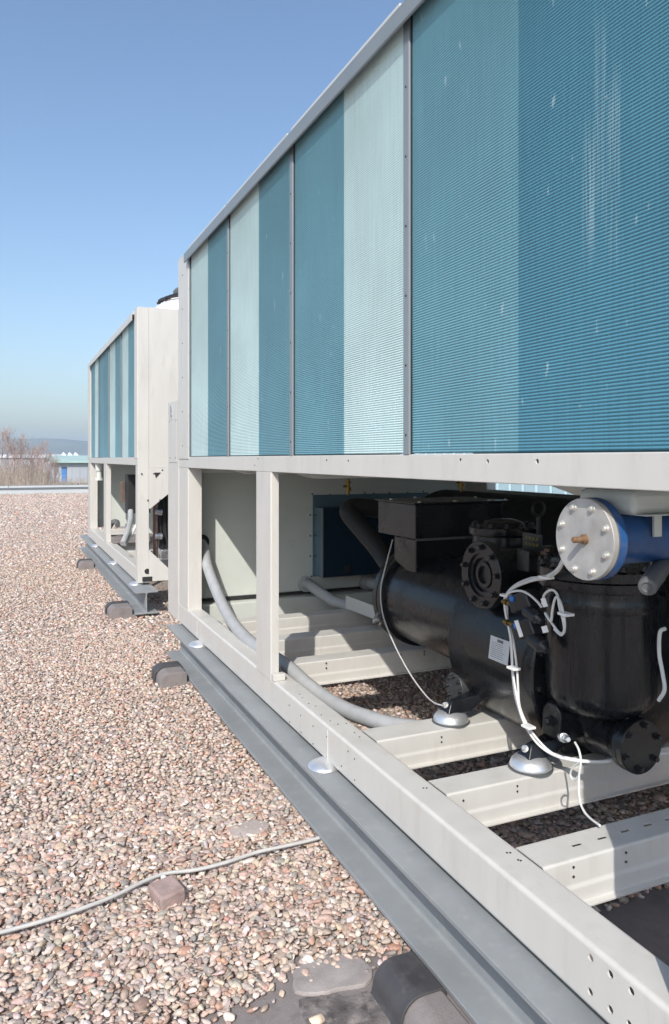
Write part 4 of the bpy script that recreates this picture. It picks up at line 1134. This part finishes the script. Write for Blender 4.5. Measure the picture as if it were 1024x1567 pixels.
# ------------------------------------------------------------------ cable across the gravel, with its brick
cb_pts = [at_z(u, v, GZ + .012) for (u, v) in ((-60, 1442), (0, 1427), (60, 1411), (120, 1392), (175, 1371), (215, 1351), (252, 1337), (300, 1331), (345, 1320), (390, 1305), (430, 1296), (470, 1287), (500, 1279), (560, 1262))]
gc = MB().tube(cb_pts, .0056, 10, 5).build('ground_cable', 'cablegrey'); tag(gc, 'pale grey cable lying across the gravel towards the beam', 'cable')
p = at_z(256, 1364, .05)
bkk = MB(); bkk.box(-.038, .038, -.042, .042, -.03, .022)
bo = bkk.build('brick_piece', 'brick', None, bev=.007, segs=3); bo.location = (p.x, p.y, .045); bo.rotation_euler = (R(4), R(-5), R(14))
tag(bo, 'small mauve brick holding down the cable on the gravel', 'brick')
p = at_z(252, 1338, .075)
ct = MB().box(-.006, .006, -.013, .013, -.008, .004).build('cable_clip', 'white', None, bev=.002); ct.location = (p.x, p.y, GZ + .028); ct.rotation_euler = (0, 0, R(20))
tag(ct, 'tiny white clip holding the cable to the brick', 'clip')

# ------------------------------------------------------------------ beyond the roof
cw = thing('cladding_wall', (6.8, 7.5, 0), 'pale blue ribbed cladding seen through the gap under the coils', 'wall')
for i in range(30):
    y0 = 3.0 + i * .30
    MB().prism([(6.8, y0), (6.8, y0 + .24), (6.83, y0 + .255), (6.83, y0 + .285), (6.80, y0 + .2995), (6.9, y0 + .2995), (6.9, y0)], 'z', .001, 2.2).build('panel', 'cladblue', cw)

shed = thing('shed', (14, 122, -2.4), 'low grey shed with green roof and blue door beyond the roof edge', 'building')
def FY(u, Y): return at_y(u, 702, Y).x
sx0, sx1 = FY(80, 120), FY(200, 120)
MB().box(sx0, sx1, 120, 134, -2.395, zd(.5)).build('wall', 'shed', shed)
for i in range(12):
    x = sx0 + .4 + i * 1.15
    MB().box(x, x + .10, 119.94, 119.995, -2.39, zd(.52)).build('rib', 'shed', shed)
mb = MB(); mb.prism([(119.3, zd(.62)), (119.3, zd(.45)), (127, H + .55), (134.7, zd(.45)), (134.7, zd(.62)), (127, H + .38)], 'x', sx0 - .6, sx1 + .5); mb.build('roof', 'shedroof', shed)
dx0, dx1 = FY(94.5, 119.9), FY(101.5, 119.9)
dd = MB().box(dx0, dx1, 119.86, 119.93, -2.38, zd(1.45)).build('door', 'door', shed)
MB().box(dx0 + .03, dx1 - .03, 119.84, 119.858, zd(2.6), zd(2.55)).build('door_rail', 'shed', dd)
MB().box(dx0 - .05, dx1 + .05, 119.80, 119.93, zd(1.44), zd(1.30)).build('lintel', 'ink', shed)

lw = thing('long_building', (0, 215, -2.4), 'long low white-roofed building far behind the reeds', 'building')
MB().box(FY(-60, 210), FY(96, 210), 210, 222, -2.39, H + .25).build('wall', 'shed', lw)
mb = MB(); mb.prism([(209.5, H + .25), (216, H + 1.15), (222.5, H + .25)], 'x', FY(-60, 210) - .5, FY(96, 210) + .5); mb.build('roof', 'farwhite', lw)
TL = ['leftmost of the three white tent peaks on the skyline', 'middle one of the three white tent peaks on the skyline', 'rightmost of the three white tent peaks on the skyline']
for u, lab in zip((98.5, 108, 117), TL):
    x = FY(u, 205); w = .9
    mb = MB(); mb.add([(x - w, 205, H + .55), (x + w, 205, H + .55), (x + w, 207, H + .55), (x - w, 207, H + .55), (x - w, 205, -2.39), (x + w, 205, -2.39), (x + w, 207, -2.39), (x - w, 207, -2.39), (x - .2, 206, H + 1.75)],
                      [(0, 1, 8), (1, 2, 8), (2, 3, 8), (3, 0, 8), (0, 4, 5, 1), (1, 5, 6, 2), (2, 6, 7, 3), (3, 7, 4, 0), (4, 7, 6, 5)])
    tag(mb.build('white_tent', 'farwhite'), lab, 'tent', 'white tents beyond the shed')

# bare saplings: trunk, limbs and a haze of twigs
def bare_tree(x, y, h, seed, label):
    rr = random.Random(seed)
    t = thing('bare_tree', (x, y, -2.4), label, 'tree', 'bare saplings beyond the roof')
    tr = MB(); tr.tube([(x, y, -2.4), (x + rr.uniform(-.1, .1), y, -2.4 + h * .4), (x + rr.uniform(-.25, .25), y, -2.4 + h * .75), (x + rr.uniform(-.3, .3), y, -2.4 + h)], .06, 6, 3, .012)
    tr.build('trunk', 'twig', t)
    cr = MB()
    for k in range(34):
        z = -2.4 + h * rr.uniform(.08, .85); L_ = (1 - (z + 2.4) / h) * h * .42 * rr.uniform(.5, 1.2) + .5
        a = rr.uniform(0, 6.28); up_ = rr.uniform(.9, 2.0)
        d = Vector((math.cos(a), math.sin(a), up_)).normalized()
        p0 = Vector((x, y, z)); p1 = p0 + d * L_ * .5; p2 = p0 + d * L_ + Vector((0, 0, L_ * .18))
        cr.tube([p0, p1, p2], .026, 3, 2, .006)
        for j in range(6):
            s_ = rr.uniform(.3, 1); q0 = p0.lerp(p2, s_)
            e = Vector((rr.uniform(-1, 1), rr.uniform(-1, 1), rr.uniform(.5, 2))).normalized() * rr.uniform(.3, .8)
            cr.tube([q0, q0 + e], .012, 3, 1, .004)
    o = cr.build('crown', 'twig', t); o['kind'] = 'stuff'
spots = [(4, 88, 8.2), (13, 80, 7.8), (22, 76, 6.4), (31, 90, 7.2), (40, 82, 7.0), (49, 78, 5.4), (57, 88, 5.6), (66, 92, 6.6), (74, 84, 4.6), (84, 95, 4.2)]
ORD = ['first', 'second', 'third', 'fourth', 'fifth', 'sixth', 'seventh', 'eighth', 'ninth', 'tenth']
for i, (u, Y, h) in enumerate(spots):
    bare_tree(FY(u, Y), Y, h * .88, 100 + i, ORD[i] + ' thin bare sapling from the left in the thicket beyond the roof')
rd = MB()
for k in range(2600):
    u = random.uniform(-120, 92); Y = random.uniform(60, 100)
    x = FY(u, Y); h = random.uniform(1.4, 3.3) * (1.0 if u < 70 else .55)
    rd.tube([(x, Y, -2.4), (x + random.uniform(-.3, .3), Y, -2.4 + h)], .022, 3, 1, .008)
for k in range(260):
    u = random.uniform(84, 150); Y = random.uniform(100, 116); x = FY(u, Y)
    rd.tube([(x, Y, -2.4), (x + random.uniform(-.3, .3), Y, -2.4 + random.uniform(.4, 1.2))], .02, 3, 1, .008)
tag(rd.build('reeds', 'reed'), 'dry reeds and brush growing beyond the roof edge', 'reeds', kind='stuff')

# ------------------------------------------------------------------ the hazy air
hzb = MB().box(-3600, 3600, -3100, 4600, -3.5, 60).build('haze', None)
for m_ in list(hzb.modifiers): hzb.modifiers.remove(m_)
hm = bpy.data.materials.new('haze'); hm.use_nodes = True
hn = hm.node_tree
for n in list(hn.nodes): hn.nodes.remove(n)
ho_ = hn.nodes.new('ShaderNodeOutputMaterial'); hv = hn.nodes.new('ShaderNodeVolumePrincipled')
hv.inputs['Color'].default_value = (0.70, 0.85, 1.0, 1); hv.inputs['Density'].default_value = 0.00065; hv.inputs['Anisotropy'].default_value = 0.0
hn.links.new(hv.outputs[0], ho_.inputs['Volume'])
hzb.data.materials.append(hm)
tag(hzb, 'thin pale haze softening the distant hills', 'haze', kind='stuff')
S.cycles.volume_bounces = 0
